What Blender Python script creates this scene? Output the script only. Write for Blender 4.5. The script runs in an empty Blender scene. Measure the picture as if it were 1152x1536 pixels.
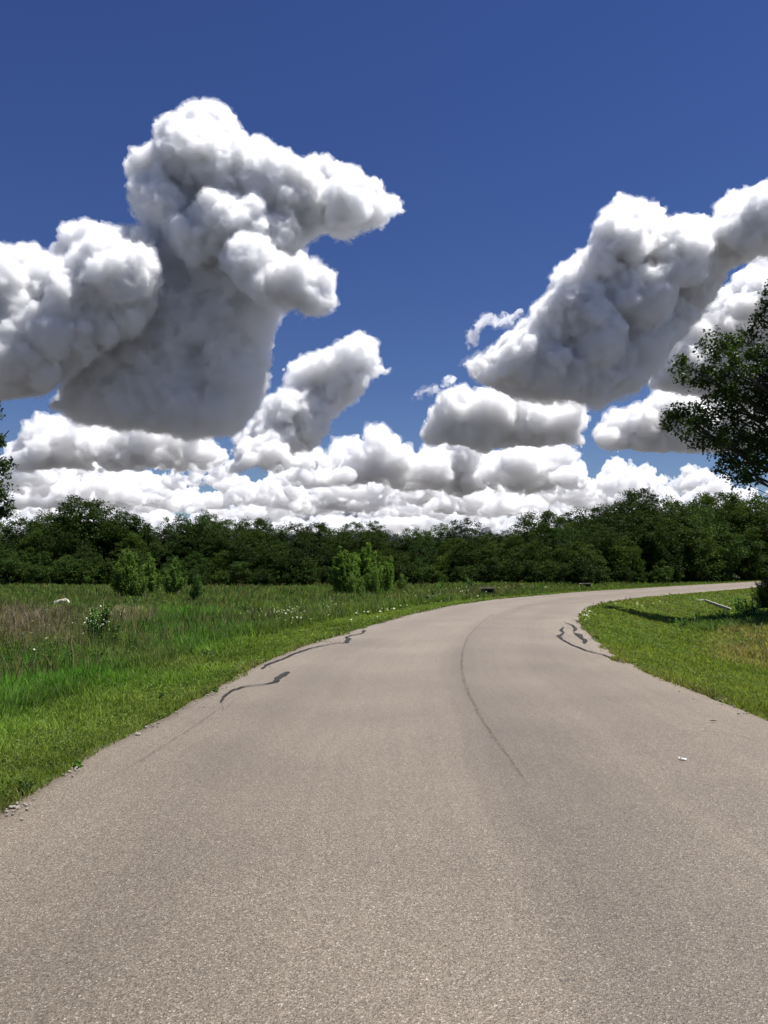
import bpy, math, random, time
import numpy as np
from mathutils import Vector
T0 = time.time()
sc = bpy.context.scene
# ------------------------------------------------------------------ camera
F = 1150.0; HZ = 856.0; TH = math.atan((HZ - 768) / F); CAMZ = 1.6
cd = bpy.data.cameras.new('camera'); cam = bpy.data.objects.new('camera', cd); sc.collection.objects.link(cam)
cam.location = (0, 0, CAMZ); cam.rotation_euler = (math.pi / 2 + TH, 0, 0)
cd.sensor_fit = 'VERTICAL'; cd.angle = 2 * math.atan(768 / F); cd.clip_start = .05; cd.clip_end = 300000
sc.camera = cam
# ------------------------------------------------------------------ sky and sun
SEL, SAZ = math.radians(71.5), math.radians(88)
w = bpy.data.worlds.new('World'); sc.world = w; w.use_nodes = True
nt = w.node_tree
sky = nt.nodes.new('ShaderNodeTexSky'); sky.sky_type = 'NISHITA'; sky.sun_disc = False
sky.sun_elevation = SEL; sky.sun_rotation = SAZ
sky.air_density = 1.0; sky.dust_density = 0.0; sky.ozone_density = 4.5; sky.altitude = 0
hs = nt.nodes.new('ShaderNodeHueSaturation'); hs.inputs['Saturation'].default_value = 1.19; hs.inputs['Hue'].default_value = .520
nt.links.new(sky.outputs[0], hs.inputs['Color'])
nt.links.new(hs.outputs[0], nt.nodes['Background'].inputs[0])
nt.nodes['Background'].inputs[1].default_value = .047
sd = bpy.data.lights.new('sun', 'SUN'); sd.energy = 5.0; sd.angle = math.radians(.5); sd.color = (1, .98, .955)
so = bpy.data.objects.new('sun', sd); sc.collection.objects.link(so)
sdir = Vector((math.sin(SAZ) * math.cos(SEL), math.cos(SAZ) * math.cos(SEL), math.sin(SEL)))
so.rotation_euler = sdir.to_track_quat('Z', 'Y').to_euler()
sc.view_settings.view_transform = 'Standard'; sc.view_settings.look = 'None'
sc.view_settings.exposure = 0.66
sc.cycles.max_bounces = 14; sc.cycles.volume_bounces = 14; sc.cycles.diffuse_bounces = 4; sc.cycles.transmission_bounces = 6
sc.cycles.transparent_max_bounces = 8

# ------------------------------------------------------------------ helpers
def link(o): sc.collection.objects.link(o); return o
def tag(o, label=None, cat=None, group=None, kind=None):
    if label: o['label'] = label
    if cat: o['category'] = cat
    if group: o['group'] = group
    if kind: o['kind'] = kind
    return o
def empty(name, loc, rz=0):
    o = link(bpy.data.objects.new(name, None)); o.location = loc; o.rotation_euler = (0, 0, rz); o.empty_display_size = .3
    return o
def mesh_np(name, V, Fc, mat, parent=None, col=None, smooth=False, uv=None):
    """V (n,3); Fc list of (k,m) index arrays with m corners each"""
    me = bpy.data.meshes.new(name)
    V = np.asarray(V, 'f'); me.vertices.add(len(V)); me.vertices.foreach_set('co', V.ravel())
    if isinstance(Fc, np.ndarray): Fc = [Fc]
    Fc = [f for f in Fc if len(f)]
    nl = sum(f.size for f in Fc); npoly = sum(len(f) for f in Fc)
    me.loops.add(nl); me.polygons.add(npoly)
    me.loops.foreach_set('vertex_index', np.concatenate([f.ravel() for f in Fc]).astype('i'))
    tot = np.concatenate([np.full(len(f), f.shape[1]) for f in Fc]); st = np.concatenate([[0], np.cumsum(tot)[:-1]])
    me.polygons.foreach_set('loop_start', st.astype('i'))
    me.update(calc_edges=True)
    if col is not None:
        a = me.color_attributes.new('tint', 'FLOAT_COLOR', 'POINT')
        c = np.ones((len(V), 4), 'f'); c[:, :3] = col; a.data.foreach_set('color', c.ravel())
    if uv is not None:
        a = me.attributes.new('across', 'FLOAT_VECTOR', 'POINT')
        c = np.zeros((len(V), 3), 'f'); c[:, :2] = uv; a.data.foreach_set('vector', c.ravel())
    if smooth: me.polygons.foreach_set('use_smooth', np.ones(npoly, bool))
    me.materials.append(mat)
    o = link(bpy.data.objects.new(name, me)); o.parent = parent
    return o
class MB:
    def __init__(s): s.V = []; s.Q = []; s.T = []; s.C = []; s.n = 0
    def add(s, v, q=None, t=None, c=(1, 1, 1)):
        v = np.asarray(v, float)
        if q is not None and len(q): s.Q.append(np.asarray(q) + s.n)
        if t is not None and len(t): s.T.append(np.asarray(t) + s.n)
        s.V.append(v); s.C.append(np.broadcast_to(np.asarray(c, float), (len(v), 3))); s.n += len(v)
    def tube(s, pts, rad, k=7, c=(1, 1, 1)):
        pts = np.asarray(pts, float); rad = np.asarray(rad, float); n = len(pts)
        tg = np.gradient(pts, axis=0); tg /= np.linalg.norm(tg, axis=1)[:, None] + 1e-9
        ref = np.array([.31, .95, .05]); a = np.cross(tg, ref); a /= np.linalg.norm(a, axis=1)[:, None] + 1e-9
        b = np.cross(tg, a); th = np.arange(k) * 2 * math.pi / k
        v = pts[:, None] + rad[:, None, None] * (np.cos(th)[None, :, None] * a[:, None] + np.sin(th)[None, :, None] * b[:, None])
        i = np.arange(n - 1)[:, None] * k; j = np.arange(k)[None]; j2 = (j + 1) % k
        q = np.stack([i + j, i + j2, i + k + j2, i + k + j], -1).reshape(-1, 4)
        s.add(v.reshape(-1, 3), q, c=c)
    def build(s, name, mat, parent=None, smooth=False):
        return mesh_np(name, np.concatenate(s.V), [np.concatenate(s.Q) if s.Q else np.zeros((0, 4), int), np.concatenate(s.T) if s.T else np.zeros((0, 3), int)],
                       mat, parent, np.concatenate(s.C), smooth)
def unit(v): return v / (np.linalg.norm(v, axis=-1, keepdims=True) + 1e-9)
def leaves(mb, c, size, rng, col, up=.3, aspect=.55, fold=.25, axis=None):
    """diamond leaves folded on the midrib, centred on c"""
    n = len(c); nrm = rng.normal(size=(n, 3)); nrm[:, 2] = np.abs(nrm[:, 2]) + up; nrm = unit(nrm)
    ax = rng.normal(size=(n, 3)) if axis is None else axis + .35 * rng.normal(size=(n, 3))
    ax = unit(ax - nrm * np.sum(ax * nrm, 1)[:, None]); sd_ = np.cross(nrm, ax)
    s = (np.broadcast_to(size, (n,)) * (.65 + .7 * rng.random(n)))[:, None] * .5
    v = np.stack([c - ax * s, c + sd_ * s * aspect + nrm * s * fold, c + ax * s, c - sd_ * s * aspect + nrm * s * fold], 1).reshape(-1, 3)
    i = np.arange(n)[:, None] * 4
    t = np.concatenate([i + [0, 1, 2], i + [0, 2, 3]])
    mb.add(v, t=t, c=np.repeat(np.broadcast_to(col, (n, 3)), 4, 0))
def blades(mb, p, h, wd, rng, col, lean=.35, tip=None):
    """two-section grass blades"""
    n = len(p); a = rng.random(n) * 2 * math.pi; s = np.stack([np.cos(a), np.sin(a), 0 * a], 1)
    b = rng.random(n) * 2 * math.pi; d = np.stack([np.cos(b), np.sin(b), 0 * b], 1) * (lean * rng.random(n) * h)[:, None]
    up = np.zeros((n, 3)); up[:, 2] = h; wv = s * (wd * .5)[:, None]
    v = np.stack([p - wv, p + wv, p + up * .55 + d * .35 + wv * .75, p + up * .55 + d * .35 - wv * .75, p + up + d], 1).reshape(-1, 3)
    i = np.arange(n)[:, None] * 5
    c = np.repeat(col, 5, 0).reshape(n, 5, 3)
    if tip is not None: c[:, 4] = tip
    mb.add(v, q=i + [0, 1, 2, 3], t=i + [3, 2, 4], c=c.reshape(-1, 3))
def seg_dist(p, a, b):
    ab = b - a; t = np.clip(((p - a) @ ab) / (ab @ ab + 1e-12), 0, 1); q = a + t[:, None] * ab
    return np.hypot(p[:, 0] - q[:, 0], p[:, 1] - q[:, 1])
def inside(p, poly):
    n = len(poly); c = np.zeros(len(p), bool)
    for i in range(n):
        a = poly[i]; b = poly[(i + 1) % n]
        xi = (b[0] - a[0]) * (p[:, 1] - a[1]) / ((b[1] - a[1]) + 1e-9) + a[0]
        c ^= ((a[1] > p[:, 1]) != (b[1] > p[:, 1])) & (p[:, 0] < xi)
    return c
def polydist(p, line, closed=False):
    d = np.full(len(p), 1e9); n = len(line)
    for i in range(n if closed else n - 1): d = np.minimum(d, seg_dist(p, line[i], line[(i + 1) % n]))
    return d
def sm(x): x = np.clip(x, 0, 1); return x * x * (3 - 2 * x)
def at_depth(x, y, D):
    """world point seen in the photograph at pixel x, y, at distance D"""
    x = np.asarray(x, float); y = np.asarray(y, float)
    u = x - 576; v = 768 - y
    dy = F * math.cos(TH) - v * math.sin(TH); dz = F * math.sin(TH) + v * math.cos(TH)
    return np.stack([u / dy * D, D + 0 * u, CAMZ + dz / dy * D], -1)
def on_ground(x, y, z=0.0):
    q = at_depth(x, y, 1.0); k = (CAMZ - z) / (CAMZ - q[..., 2])
    return np.stack([q[..., 0] * k, k, 0 * k + z], -1)
def vnoise(x, y, sc_=1.0, seed=0):
    """cheap smooth value noise, -1..1"""
    r = np.random.default_rng(seed).random((256, 256)) * 2 - 1
    x = np.asarray(x) / sc_; y = np.asarray(y) / sc_
    xi = np.floor(x).astype(int); yi = np.floor(y).astype(int); fx = sm(x - xi); fy = sm(y - yi)
    g = lambda i, j: r[i & 255, j & 255]
    return (g(xi, yi) * (1 - fx) + g(xi + 1, yi) * fx) * (1 - fy) + (g(xi, yi + 1) * (1 - fx) + g(xi + 1, yi + 1) * fx) * fy

# ------------------------------------------------------------------ materials
def new_mat(name):
    m = bpy.data.materials.new(name); m.use_nodes = True; return m, m.node_tree.nodes, m.node_tree.links.new, m.node_tree.nodes['Principled BSDF']
def foliage_mat(name, base, trans=.35, rough=.5, spec=.35, var=.35):
    m, N, L, b = new_mat(name); N.remove(b)
    at = N.new('ShaderNodeAttribute'); at.attribute_name = 'tint'
    mul = N.new('ShaderNodeMix'); mul.data_type = 'RGBA'; mul.blend_type = 'MULTIPLY'; mul.inputs[0].default_value = 1
    oi = N.new('ShaderNodeObjectInfo'); rv = N.new('ShaderNodeMapRange'); L(oi.outputs['Random'], rv.inputs[0]); rv.inputs[3].default_value = 1 - var; rv.inputs[4].default_value = 1 + var
    hsv = N.new('ShaderNodeHueSaturation'); hsv.inputs['Color'].default_value = (*base, 1); L(rv.outputs[0], hsv.inputs['Value'])
    L(hsv.outputs[0], mul.inputs[6]); L(at.outputs['Color'], mul.inputs[7])
    d = N.new('ShaderNodeBsdfPrincipled'); d.inputs['Roughness'].default_value = rough; d.inputs['Specular IOR Level'].default_value = spec
    L(mul.outputs[2], d.inputs['Base Color'])
    tr = N.new('ShaderNodeBsdfTranslucent'); tc = N.new('ShaderNodeMix'); tc.data_type = 'RGBA'; tc.blend_type = 'MULTIPLY'; tc.inputs[0].default_value = 1
    tc.inputs[7].default_value = (1.5, 1.6, .6, 1); L(mul.outputs[2], tc.inputs[6]); L(tc.outputs[2], tr.inputs[0])
    mx = N.new('ShaderNodeMixShader'); mx.inputs[0].default_value = trans; L(d.outputs[0], mx.inputs[1]); L(tr.outputs[0], mx.inputs[2])
    L(mx.outputs[0], N['Material Output'].inputs[0])
    return m
def noise_mat(name, c1, c2, scale, rough=.85, bump=.3, spec=.3, detail=6):
    m, N, L, b = new_mat(name); tc = N.new('ShaderNodeTexCoord'); no = N.new('ShaderNodeTexNoise'); no.inputs['Scale'].default_value = scale; no.inputs['Detail'].default_value = detail
    L(tc.outputs['Object'], no.inputs[0]); r = N.new('ShaderNodeValToRGB'); r.color_ramp.elements[0].color = (*c1, 1); r.color_ramp.elements[1].color = (*c2, 1)
    r.color_ramp.elements[0].position = .35; r.color_ramp.elements[1].position = .65
    L(no.outputs[0], r.inputs[0]); L(r.outputs[0], b.inputs['Base Color']); b.inputs['Roughness'].default_value = rough; b.inputs['Specular IOR Level'].default_value = spec
    bp = N.new('ShaderNodeBump'); bp.inputs['Strength'].default_value = bump; L(no.outputs[0], bp.inputs['Height']); L(bp.outputs[0], b.inputs['Normal'])
    return m
M = {}
M['bark'] = noise_mat('bark', (.035, .028, .022), (.09, .075, .06), 6)
M['leaf_wood'] = foliage_mat('leaf_wood', (.034, .058, .011), trans=.22, rough=.65, spec=.10, var=.4)
M['leaf_bright'] = foliage_mat('leaf_bright', (.125, .20, .045), trans=.35, var=.1, spec=.2)
M['leaf_oak'] = foliage_mat('leaf_oak', (.036, .06, .017), trans=.22, rough=.5, spec=.22, var=0)
M['grass'] = foliage_mat('grass_blade', (1, 1, 1), trans=.35, rough=.65, spec=.12, var=0)
M['flower'] = foliage_mat('petal', (.75, .74, .70), trans=.3, var=0)
M['concrete'] = noise_mat('concrete', (.22, .195, .155), (.36, .32, .26), 9)
M['dark_concrete'] = noise_mat('dark_concrete', (.035, .035, .032), (.09, .088, .075), 7)
M['rock'] = noise_mat('limestone', (.40, .35, .28), (.62, .56, .47), 5)
M['gravel'] = noise_mat('gravel', (.20, .175, .14), (.36, .325, .27), 3)
M['tar'] = noise_mat('tar', (.018, .018, .018), (.045, .043, .042), 20, rough=.8, spec=.15)
M['wood'] = noise_mat('weathered_wood', (.06, .05, .04), (.14, .12, .1), 8)
M['paper'] = noise_mat('paper', (.7, .69, .66), (.8, .79, .77), 20)

# ------------------------------------------------------------------ road outline
def spline(pts, n=900):
    P_ = np.array(pts, float); s = np.concatenate([[0], np.cumsum(np.hypot(*np.diff(P_, axis=0).T))]); t = np.linspace(0, s[-1], n)
    # catmull-rom through the points
    m = np.gradient(P_, s, axis=0); i = np.clip(np.searchsorted(s, t, 'right') - 1, 0, len(s) - 2); h = (s[i + 1] - s[i])[:, None]; u = ((t - s[i])[:, None]) / h
    return ((2 * u**3 - 3 * u**2 + 1) * P_[i] + (u**3 - 2 * u**2 + u) * h * m[i] + (-2 * u**3 + 3 * u**2) * P_[i + 1] + (u**3 - u**2) * h * m[i + 1]), t
outer_px = [(0, 1222), (100, 1157), (200, 1100), (265, 1065), (335, 1028), (400, 992), (450, 972), (500, 955), (550, 940), (600, 926), (650, 914), (700, 905), (745, 899), (800, 894), (870, 888), (950, 883), (1050, 877), (1130, 872.3)]
inner_px = [(1152, 1076), (1080, 1050), (1000, 1023), (958, 1007), (930, 990), (903, 967), (877, 942), (868, 926), (879, 914), (905, 905), (950, 898), (1000, 893), (1060, 888), (1130, 882)]
O_ = [tuple(on_ground(*p)[:2]) for p in outer_px]; I_ = [tuple(on_ground(*p)[:2]) for p in inner_px]
O_ = [(-2.9, -40), (-2.75, -12), (-2.6, 0)] + O_ + [(O_[-1][0] + 60, O_[-1][1] + 85), (O_[-1][0] + 160, O_[-1][1] + 226)]
I_ = [(4.4, -40), (4.3, -12), (4.25, 2)] + I_ + [(I_[-1][0] + 70, I_[-1][1] + 97), (I_[-1][0] + 190, I_[-1][1] + 265)]
outer, _ = spline(O_, 1400); inner, _ = spline(I_, 1400)
def thin(l): return l[::7]
o_s, i_s = thin(outer), thin(inner); road_poly = np.concatenate([o_s, i_s[::-1]])
def road_info(p):
    p = np.asarray(p, float)[:, :2]; m = (np.abs(p[:, 0] - 40) < 260) & (p[:, 1] < 420) & (p[:, 1] > -60)
    do = np.full(len(p), 300.); di = np.full(len(p), 300.); ins = np.zeros(len(p), bool)
    q = p[m]; do[m] = polydist(q, o_s); di[m] = polydist(q, i_s); ins[m] = inside(q, road_poly)
    return ins, do, di
def height(p, info=None):
    p = np.asarray(p, float); ins, do, di = info if info else road_info(p); x, y = p[:, 0], p[:, 1]
    left = do < di
    n = .05 * vnoise(x, y, 3.1, 1) + .10 * vnoise(x, y, 11, 2) + .03 * vnoise(x, y, 1.1, 3)
    far = sm((np.hypot(x, y) - 150) / 200)
    hl = -.015 - .36 * sm(do / 5.5) + n * sm(do / 4) + .034 * np.clip(x - 2, 0, 60) * sm((do - 3) / 14) * sm((y - 45) / 20) * (1 - far)
    hr = -.015 - .62 * sm(di / 4.2) + .28 * sm((di - 5.0) / 4) + n * .6 * sm(di / 3)
    h = np.where(left, hl, hr)
    return np.where(ins, -.06, h)
# distance and height lookup on a fine grid, sampled afterwards
_gx = np.arange(-75, 95, .4); _gy = np.arange(-6, 150, .4)
_G = np.stack(np.meshgrid(_gx, _gy), -1).reshape(-1, 2); _inf = road_info(_G)
_do = _inf[1].reshape(len(_gy), -1); _di = _inf[2].reshape(len(_gy), -1)
def lut(A, p):
    fx = np.clip((p[:, 0] + 75) / .4, 0, len(_gx) - 1.001); fy = np.clip((p[:, 1] + 6) / .4, 0, len(_gy) - 1.001); i = fx.astype(int); j = fy.astype(int); u = fx - i; v = fy - j
    return (A[j, i] * (1 - u) + A[j, i + 1] * u) * (1 - v) + (A[j + 1, i] * (1 - u) + A[j + 1, i + 1] * u) * v
def info_fast(p): return inside(p, road_poly), lut(_do, p), lut(_di, p)
def hz(x, y): p = np.array([[x, y]], float); return float(height(p, info_fast(p))[0])
def ground_at(px, py):
    """walk the pixel ray to the terrain"""
    q = at_depth(px, py, 1.0); d = np.arange(3, 200, .1); pts = np.stack([q[0] * d, d], 1); z = CAMZ + (q[2] - CAMZ) * d
    hh = height(pts, info_fast(pts)); k = np.argmax(z < hh); return np.array([pts[k, 0], pts[k, 1], hh[k]])
def ground_poly(px): return np.array([ground_at(*p)[:2] for p in px])

# ------------------------------------------------------------------ ground
def axis(lo, hi, st, far, g=1.13):
    a = list(np.arange(lo, hi + 1e-6, st)); s = st; x = hi
    while x < far: s *= g; x += s; a.append(x)
    s = st; x = lo; b = []
    while x > -far: s *= g; x -= s; b.append(x)
    return np.array(b[::-1] + a)
gx = axis(-14, 26, .22, 90000); gy = axis(3, 50, .22, 90000, 1.06)
X, Y = np.meshgrid(gx, gy); pts = np.stack([X.ravel(), Y.ravel()], 1); Z = height(pts)
ni, nj = X.shape; idx = np.arange(ni * nj).reshape(ni, nj)
quads = np.stack([idx[:-1, :-1], idx[:-1, 1:], idx[1:, 1:], idx[1:, :-1]], -1).reshape(-1, 4)
m, N, L, b = new_mat('ground_soil_turf'); b.inputs['Roughness'].default_value = .95; b.inputs['Specular IOR Level'].default_value = .1
g = N.new('ShaderNodeNewGeometry'); n1 = N.new('ShaderNodeTexNoise'); n1.inputs['Scale'].default_value = .35; n1.inputs['Detail'].default_value = 8; n2 = N.new('ShaderNodeTexNoise'); n2.inputs['Scale'].default_value = 14; n2.inputs['Detail'].default_value = 5
L(g.outputs['Position'], n1.inputs[0]); L(g.outputs['Position'], n2.inputs[0])
r1 = N.new('ShaderNodeValToRGB'); r1.color_ramp.elements[0].color = (.045, .07, .018, 1); r1.color_ramp.elements[1].color = (.075, .10, .03, 1); r1.color_ramp.elements[0].position = .35; r1.color_ramp.elements[1].position = .65
r2 = N.new('ShaderNodeValToRGB'); r2.color_ramp.elements[0].color = (.55, .5, .45, 1); r2.color_ramp.elements[1].color = (1.25, 1.2, 1.1, 1); r2.color_ramp.elements[0].position = .3; r2.color_ramp.elements[1].position = .7
mx = N.new('ShaderNodeMix'); mx.data_type = 'RGBA'; mx.blend_type = 'MULTIPLY'; mx.inputs[0].default_value = 1
L(n1.outputs[0], r1.inputs[0]); L(n2.outputs[0], r2.inputs[0]); L(r1.outputs[0], mx.inputs[6]); L(r2.outputs[0], mx.inputs[7]); ln = N.new('ShaderNodeVectorMath'); ln.operation = 'LENGTH'; L(g.outputs['Position'], ln.inputs[0]); mr = N.new('ShaderNodeMapRange'); mr.inputs[1].default_value = 250; mr.inputs[2].default_value = 900; L(ln.outputs['Value'], mr.inputs[0])
fm_ = N.new('ShaderNodeMix'); fm_.data_type = 'RGBA'; fm_.inputs[7].default_value = (.095, .092, .088, 1); L(mr.outputs[0], fm_.inputs[0]); L(mx.outputs[2], fm_.inputs[6]); L(fm_.outputs[2], b.inputs['Base Color'])
bp = N.new('ShaderNodeBump'); bp.inputs['Strength'].default_value = .6; bp.inputs['Distance'].default_value = .04; L(n2.outputs[0], bp.inputs['Height']); L(bp.outputs[0], b.inputs['Normal'])
tag(mesh_np('ground', np.column_stack([pts, Z]), quads, m, smooth=True), kind='structure')

# ------------------------------------------------------------------ road
m, N, L, b = new_mat('asphalt_chipseal'); M['road'] = m
g = N.new('ShaderNodeNewGeometry'); ac = N.new('ShaderNodeAttribute'); ac.attribute_name = 'across'; sx = N.new('ShaderNodeSeparateXYZ'); L(ac.outputs['Vector'], sx.inputs[0])
def nz(scale, det=4, rough=.5):
    t = N.new('ShaderNodeTexNoise'); t.inputs['Scale'].default_value = scale; t.inputs['Detail'].default_value = det; t.inputs['Roughness'].default_value = rough; L(g.outputs['Position'], t.inputs[0]); return t.outputs[0]
def ramp(src, stops):
    r = N.new('ShaderNodeValToRGB'); e = r.color_ramp.elements
    for k, (p_, c) in enumerate(stops):
        el = e[k] if k < 2 else e.new(p_)
        el.position = p_; el.color = (c, c, c, 1) if isinstance(c, (int, float)) else (*c, 1)
    L(src, r.inputs[0]); return r.outputs[0]
def mulc(a, c, f=1.0):
    x = N.new('ShaderNodeMix'); x.data_type = 'RGBA'; x.blend_type = 'MULTIPLY'; x.inputs[0].default_value = f; L(a, x.inputs[6]); L(c, x.inputs[7]); return x.outputs[2]
vo = N.new('ShaderNodeTexVoronoi'); vo.inputs['Scale'].default_value = 155; L(g.outputs['Position'], vo.inputs[0]); hb = N.new('ShaderNodeSeparateColor'); L(vo.outputs['Color'], hb.inputs[0])
base = ramp(hb.outputs[0], [(0, (.094, .074, .054)), (.3, (.172, .137, .098)), (.75, (.215, .173, .125)), (.96, (.305, .252, .193)), (1, (.46, .40, .32))])
base = mulc(base, ramp(nz(60, 4, .65), [(.3, .70), (.7, 1.24)]))
# colour darkened near the viewpoint, standing in for grazing glare on the far road
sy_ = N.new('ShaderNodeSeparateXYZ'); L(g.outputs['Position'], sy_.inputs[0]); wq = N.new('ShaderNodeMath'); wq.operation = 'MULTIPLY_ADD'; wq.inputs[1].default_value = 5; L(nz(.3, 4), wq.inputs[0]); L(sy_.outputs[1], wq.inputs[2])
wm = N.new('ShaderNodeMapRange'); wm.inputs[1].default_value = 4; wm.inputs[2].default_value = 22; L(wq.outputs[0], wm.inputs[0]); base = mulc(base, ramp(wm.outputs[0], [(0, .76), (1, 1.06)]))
base = mulc(base, ramp(nz(.5, 5), [(.3, .86), (.7, 1.10)]))
wn = N.new('ShaderNodeMath'); wn.operation = 'MULTIPLY_ADD'; wn.inputs[1].default_value = .07; L(nz(.25, 4), wn.inputs[0]); L(sx.outputs[0], wn.inputs[2])
base = mulc(base, ramp(wn.outputs[0], [(.03, 1.14), (.10, 1.04), (.22, .93), (.36, 1.08), (.50, 1.07), (.565, .80), (.64, .88), (.72, 1.0), (.80, .93), (.90, 1.04), (.99, 1.12)]), .8)
mp = N.new('ShaderNodeMapping'); mp.inputs['Scale'].default_value = (60, .15, 1); L(ac.outputs['Vector'], mp.inputs[0]); st = N.new('ShaderNodeTexNoise'); st.inputs['Scale'].default_value = 1; st.inputs['Detail'].default_value = 3; L(mp.outputs[0], st.inputs[0])
base = mulc(base, ramp(st.outputs[0], [(.3, .95), (.7, 1.05)]))
vc = N.new('ShaderNodeTexVoronoi'); vc.feature = 'DISTANCE_TO_EDGE'; vc.inputs['Scale'].default_value = .8
dn = N.new('ShaderNodeTexNoise'); dn.inputs['Scale'].default_value = 2.5; dn.inputs['Detail'].default_value = 6; L(g.outputs['Position'], dn.inputs[0]); va = N.new('ShaderNodeVectorMath'); va.operation = 'MULTIPLY_ADD'; va.inputs[1].default_value = (.9, .9, 0); L(dn.outputs['Color'], va.inputs[0]); L(g.outputs['Position'], va.inputs[2]); L(va.outputs[0], vc.inputs[0])
ck = ramp(vc.outputs['Distance'], [(0, .55), (.006, 1)]); gate = ramp(nz(.33, 3), [(.60, 0), (.66, 1)])
ckm = N.new('ShaderNodeMix'); ckm.data_type = 'RGBA'; ckm.blend_type = 'MULTIPLY'; L(gate, ckm.inputs[0]); L(base, ckm.inputs[6]); L(ck, ckm.inputs[7]); base = ckm.outputs[2]
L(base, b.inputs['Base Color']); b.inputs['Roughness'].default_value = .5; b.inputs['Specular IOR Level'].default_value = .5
bp = N.new('ShaderNodeBump'); bp.inputs['Strength'].default_value = .55; bp.inputs['Distance'].default_value = .006
ad = N.new('ShaderNodeMath'); ad.operation = 'ADD'; L(vo.outputs['Distance'], ad.inputs[0]); L(nz(45, 4, .7), ad.inputs[1]); L(ad.outputs[0], bp.inputs['Height']); L(bp.outputs[0], b.inputs['Normal'])
nr = 1400; na = 17
def jag(l, sgn, seed):
    t = np.gradient(l, axis=0); nn = np.stack([-t[:, 1], t[:, 0]], 1); nn /= np.linalg.norm(nn, axis=1)[:, None]
    s = np.concatenate([[0], np.cumsum(np.hypot(*np.diff(l, axis=0).T))])
    a = .075 * vnoise(s, s * 0, .9, seed) + .045 * vnoise(s, s * 0, .33, seed + 1) + .09 * vnoise(s, s * 0, 4, seed + 2)
    return l + nn * a[:, None] * sgn, s
oj, so_ = jag(outer, 1, 21); ij, si_ = jag(inner, 1, 31)
tt = np.linspace(0, 1, na)
edge_drop = np.where((tt == 0) | (tt == 1), -.075, 0.0); tt2 = tt.copy(); tt2[1] = .004; tt2[-2] = .996; tt2[2:-2] = np.linspace(.03, .97, na - 4); tt2[0] = 0; tt2[-1] = 1
RV = oj[:, None] * (1 - tt2[None, :, None]) + ij[:, None] * tt2[None, :, None]
rz = .012 * (1 - (2 * tt2 - 1)**2)[None] + edge_drop[None] + np.zeros((nr, 1))
RZ = np.concatenate([RV, rz[..., None]], -1).reshape(-1, 3); ri = np.arange(nr * na).reshape(nr, na)
rq = np.stack([ri[:-1, :-1], ri[:-1, 1:], ri[1:, 1:], ri[1:, :-1]], -1).reshape(-1, 4)
ruv = np.stack([np.broadcast_to(tt2, (nr, na)), np.broadcast_to((so_ / 3.0)[:, None], (nr, na))], -1).reshape(-1, 2)
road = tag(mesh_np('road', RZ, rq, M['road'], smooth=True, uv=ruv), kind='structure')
def ribbon(name, px, wd, mat, seed=0, zoff=.018, rag=.35, label=None, sub=8):
    """sealed crack laid on the road along photo points; wd in metres (one value per point)"""
    P_ = np.array([on_ground(*p)[:2] for p in px]); wd = np.broadcast_to(wd, (len(P_),)).astype(float)
    s = np.concatenate([[0], np.cumsum(np.hypot(*np.diff(P_, axis=0).T))]); t = np.linspace(0, s[-1], (len(P_) - 1) * sub + 1)
    c = np.stack([np.interp(t, s, P_[:, 0]), np.interp(t, s, P_[:, 1])], 1); ww = np.interp(t, s, wd)
    c += .012 * np.stack([vnoise(t, t * 0, .12, seed), vnoise(t, t * 0, .1, seed + 3)], 1)
    tg = np.gradient(c, axis=0); nn = unit(np.stack([-tg[:, 1], tg[:, 0]], 1))
    w1 = ww * (.5 + rag * .5 * vnoise(t, t * 0, .15, seed + 5)); w2 = ww * (.5 + rag * .5 * vnoise(t, t * 0, .13, seed + 7)); w1[[0, -1]] *= .3; w2[[0, -1]] *= .3
    k = len(t); V = np.concatenate([np.column_stack([c + nn * w1[:, None], np.full(k, zoff)]), np.column_stack([c - nn * w2[:, None], np.full(k, zoff)])])
    i = np.arange(k - 1); q = np.stack([i, i + k, i + k + 1, i + 1], 1)
    o = mesh_np(name, V, q, mat, road)
    if label: o['label'] = label
    return o
ribbon('crack_seal', [(332, 1055), (336, 1046), (350, 1036), (368, 1031), (395, 1028), (412, 1025), (418, 1018), (432, 1009)], [.02, .03, .04, .035, .03, .07, .09, .10], M['tar'], 1, label='S-shaped dark tar strip nearest the left road edge')
ribbon('crack_seal', [(393, 1004), (400, 998), (425, 989), (445, 980), (470, 972), (500, 966), (520, 965), (523, 959), (519, 956), (527, 954), (543, 951), (547, 946)], [.05, .05, .045, .06, .05, .04, .08, .11, .04, .06, .04, .10], M['tar'], 2, label='long thin dark tar strip along the left road edge')
ribbon('crack_seal', [(846, 941), (841, 946), (846, 950), (838, 955), (843, 960), (858, 968), (880, 977), (905, 983), (930, 993)], [.03, .08, .05, .10, .05, .05, .05, .04, .05], M['tar'], 3, label='long dark tar strip curving beside the right road edge')
ribbon('crack_seal', [(846, 934), (858, 938), (864, 944), (860, 948)], [.03, .05, .10, .04], M['tar'], 4)
ribbon('crack_seal', [(861, 950), (869, 953), (872, 958), (879, 961), (876, 966)], [.05, .16, .07, .12, .05], M['tar'], 5)
ms, N, L, b = new_mat('road_seam'); N.remove(b); tb = N.new('ShaderNodeBsdfTransparent'); db = N.new('ShaderNodeBsdfDiffuse'); db.inputs[0].default_value = (.09, .08, .072, 1); mxs = N.new('ShaderNodeMixShader')
g = N.new('ShaderNodeNewGeometry'); fac = ramp(nz(9, 6, .7), [(.36, 0), (.64, .38)]); L(fac, mxs.inputs[0]); L(tb.outputs[0], mxs.inputs[1]); L(db.outputs[0], mxs.inputs[2]); L(mxs.outputs[0], N['Material Output'].inputs[0])
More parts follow.
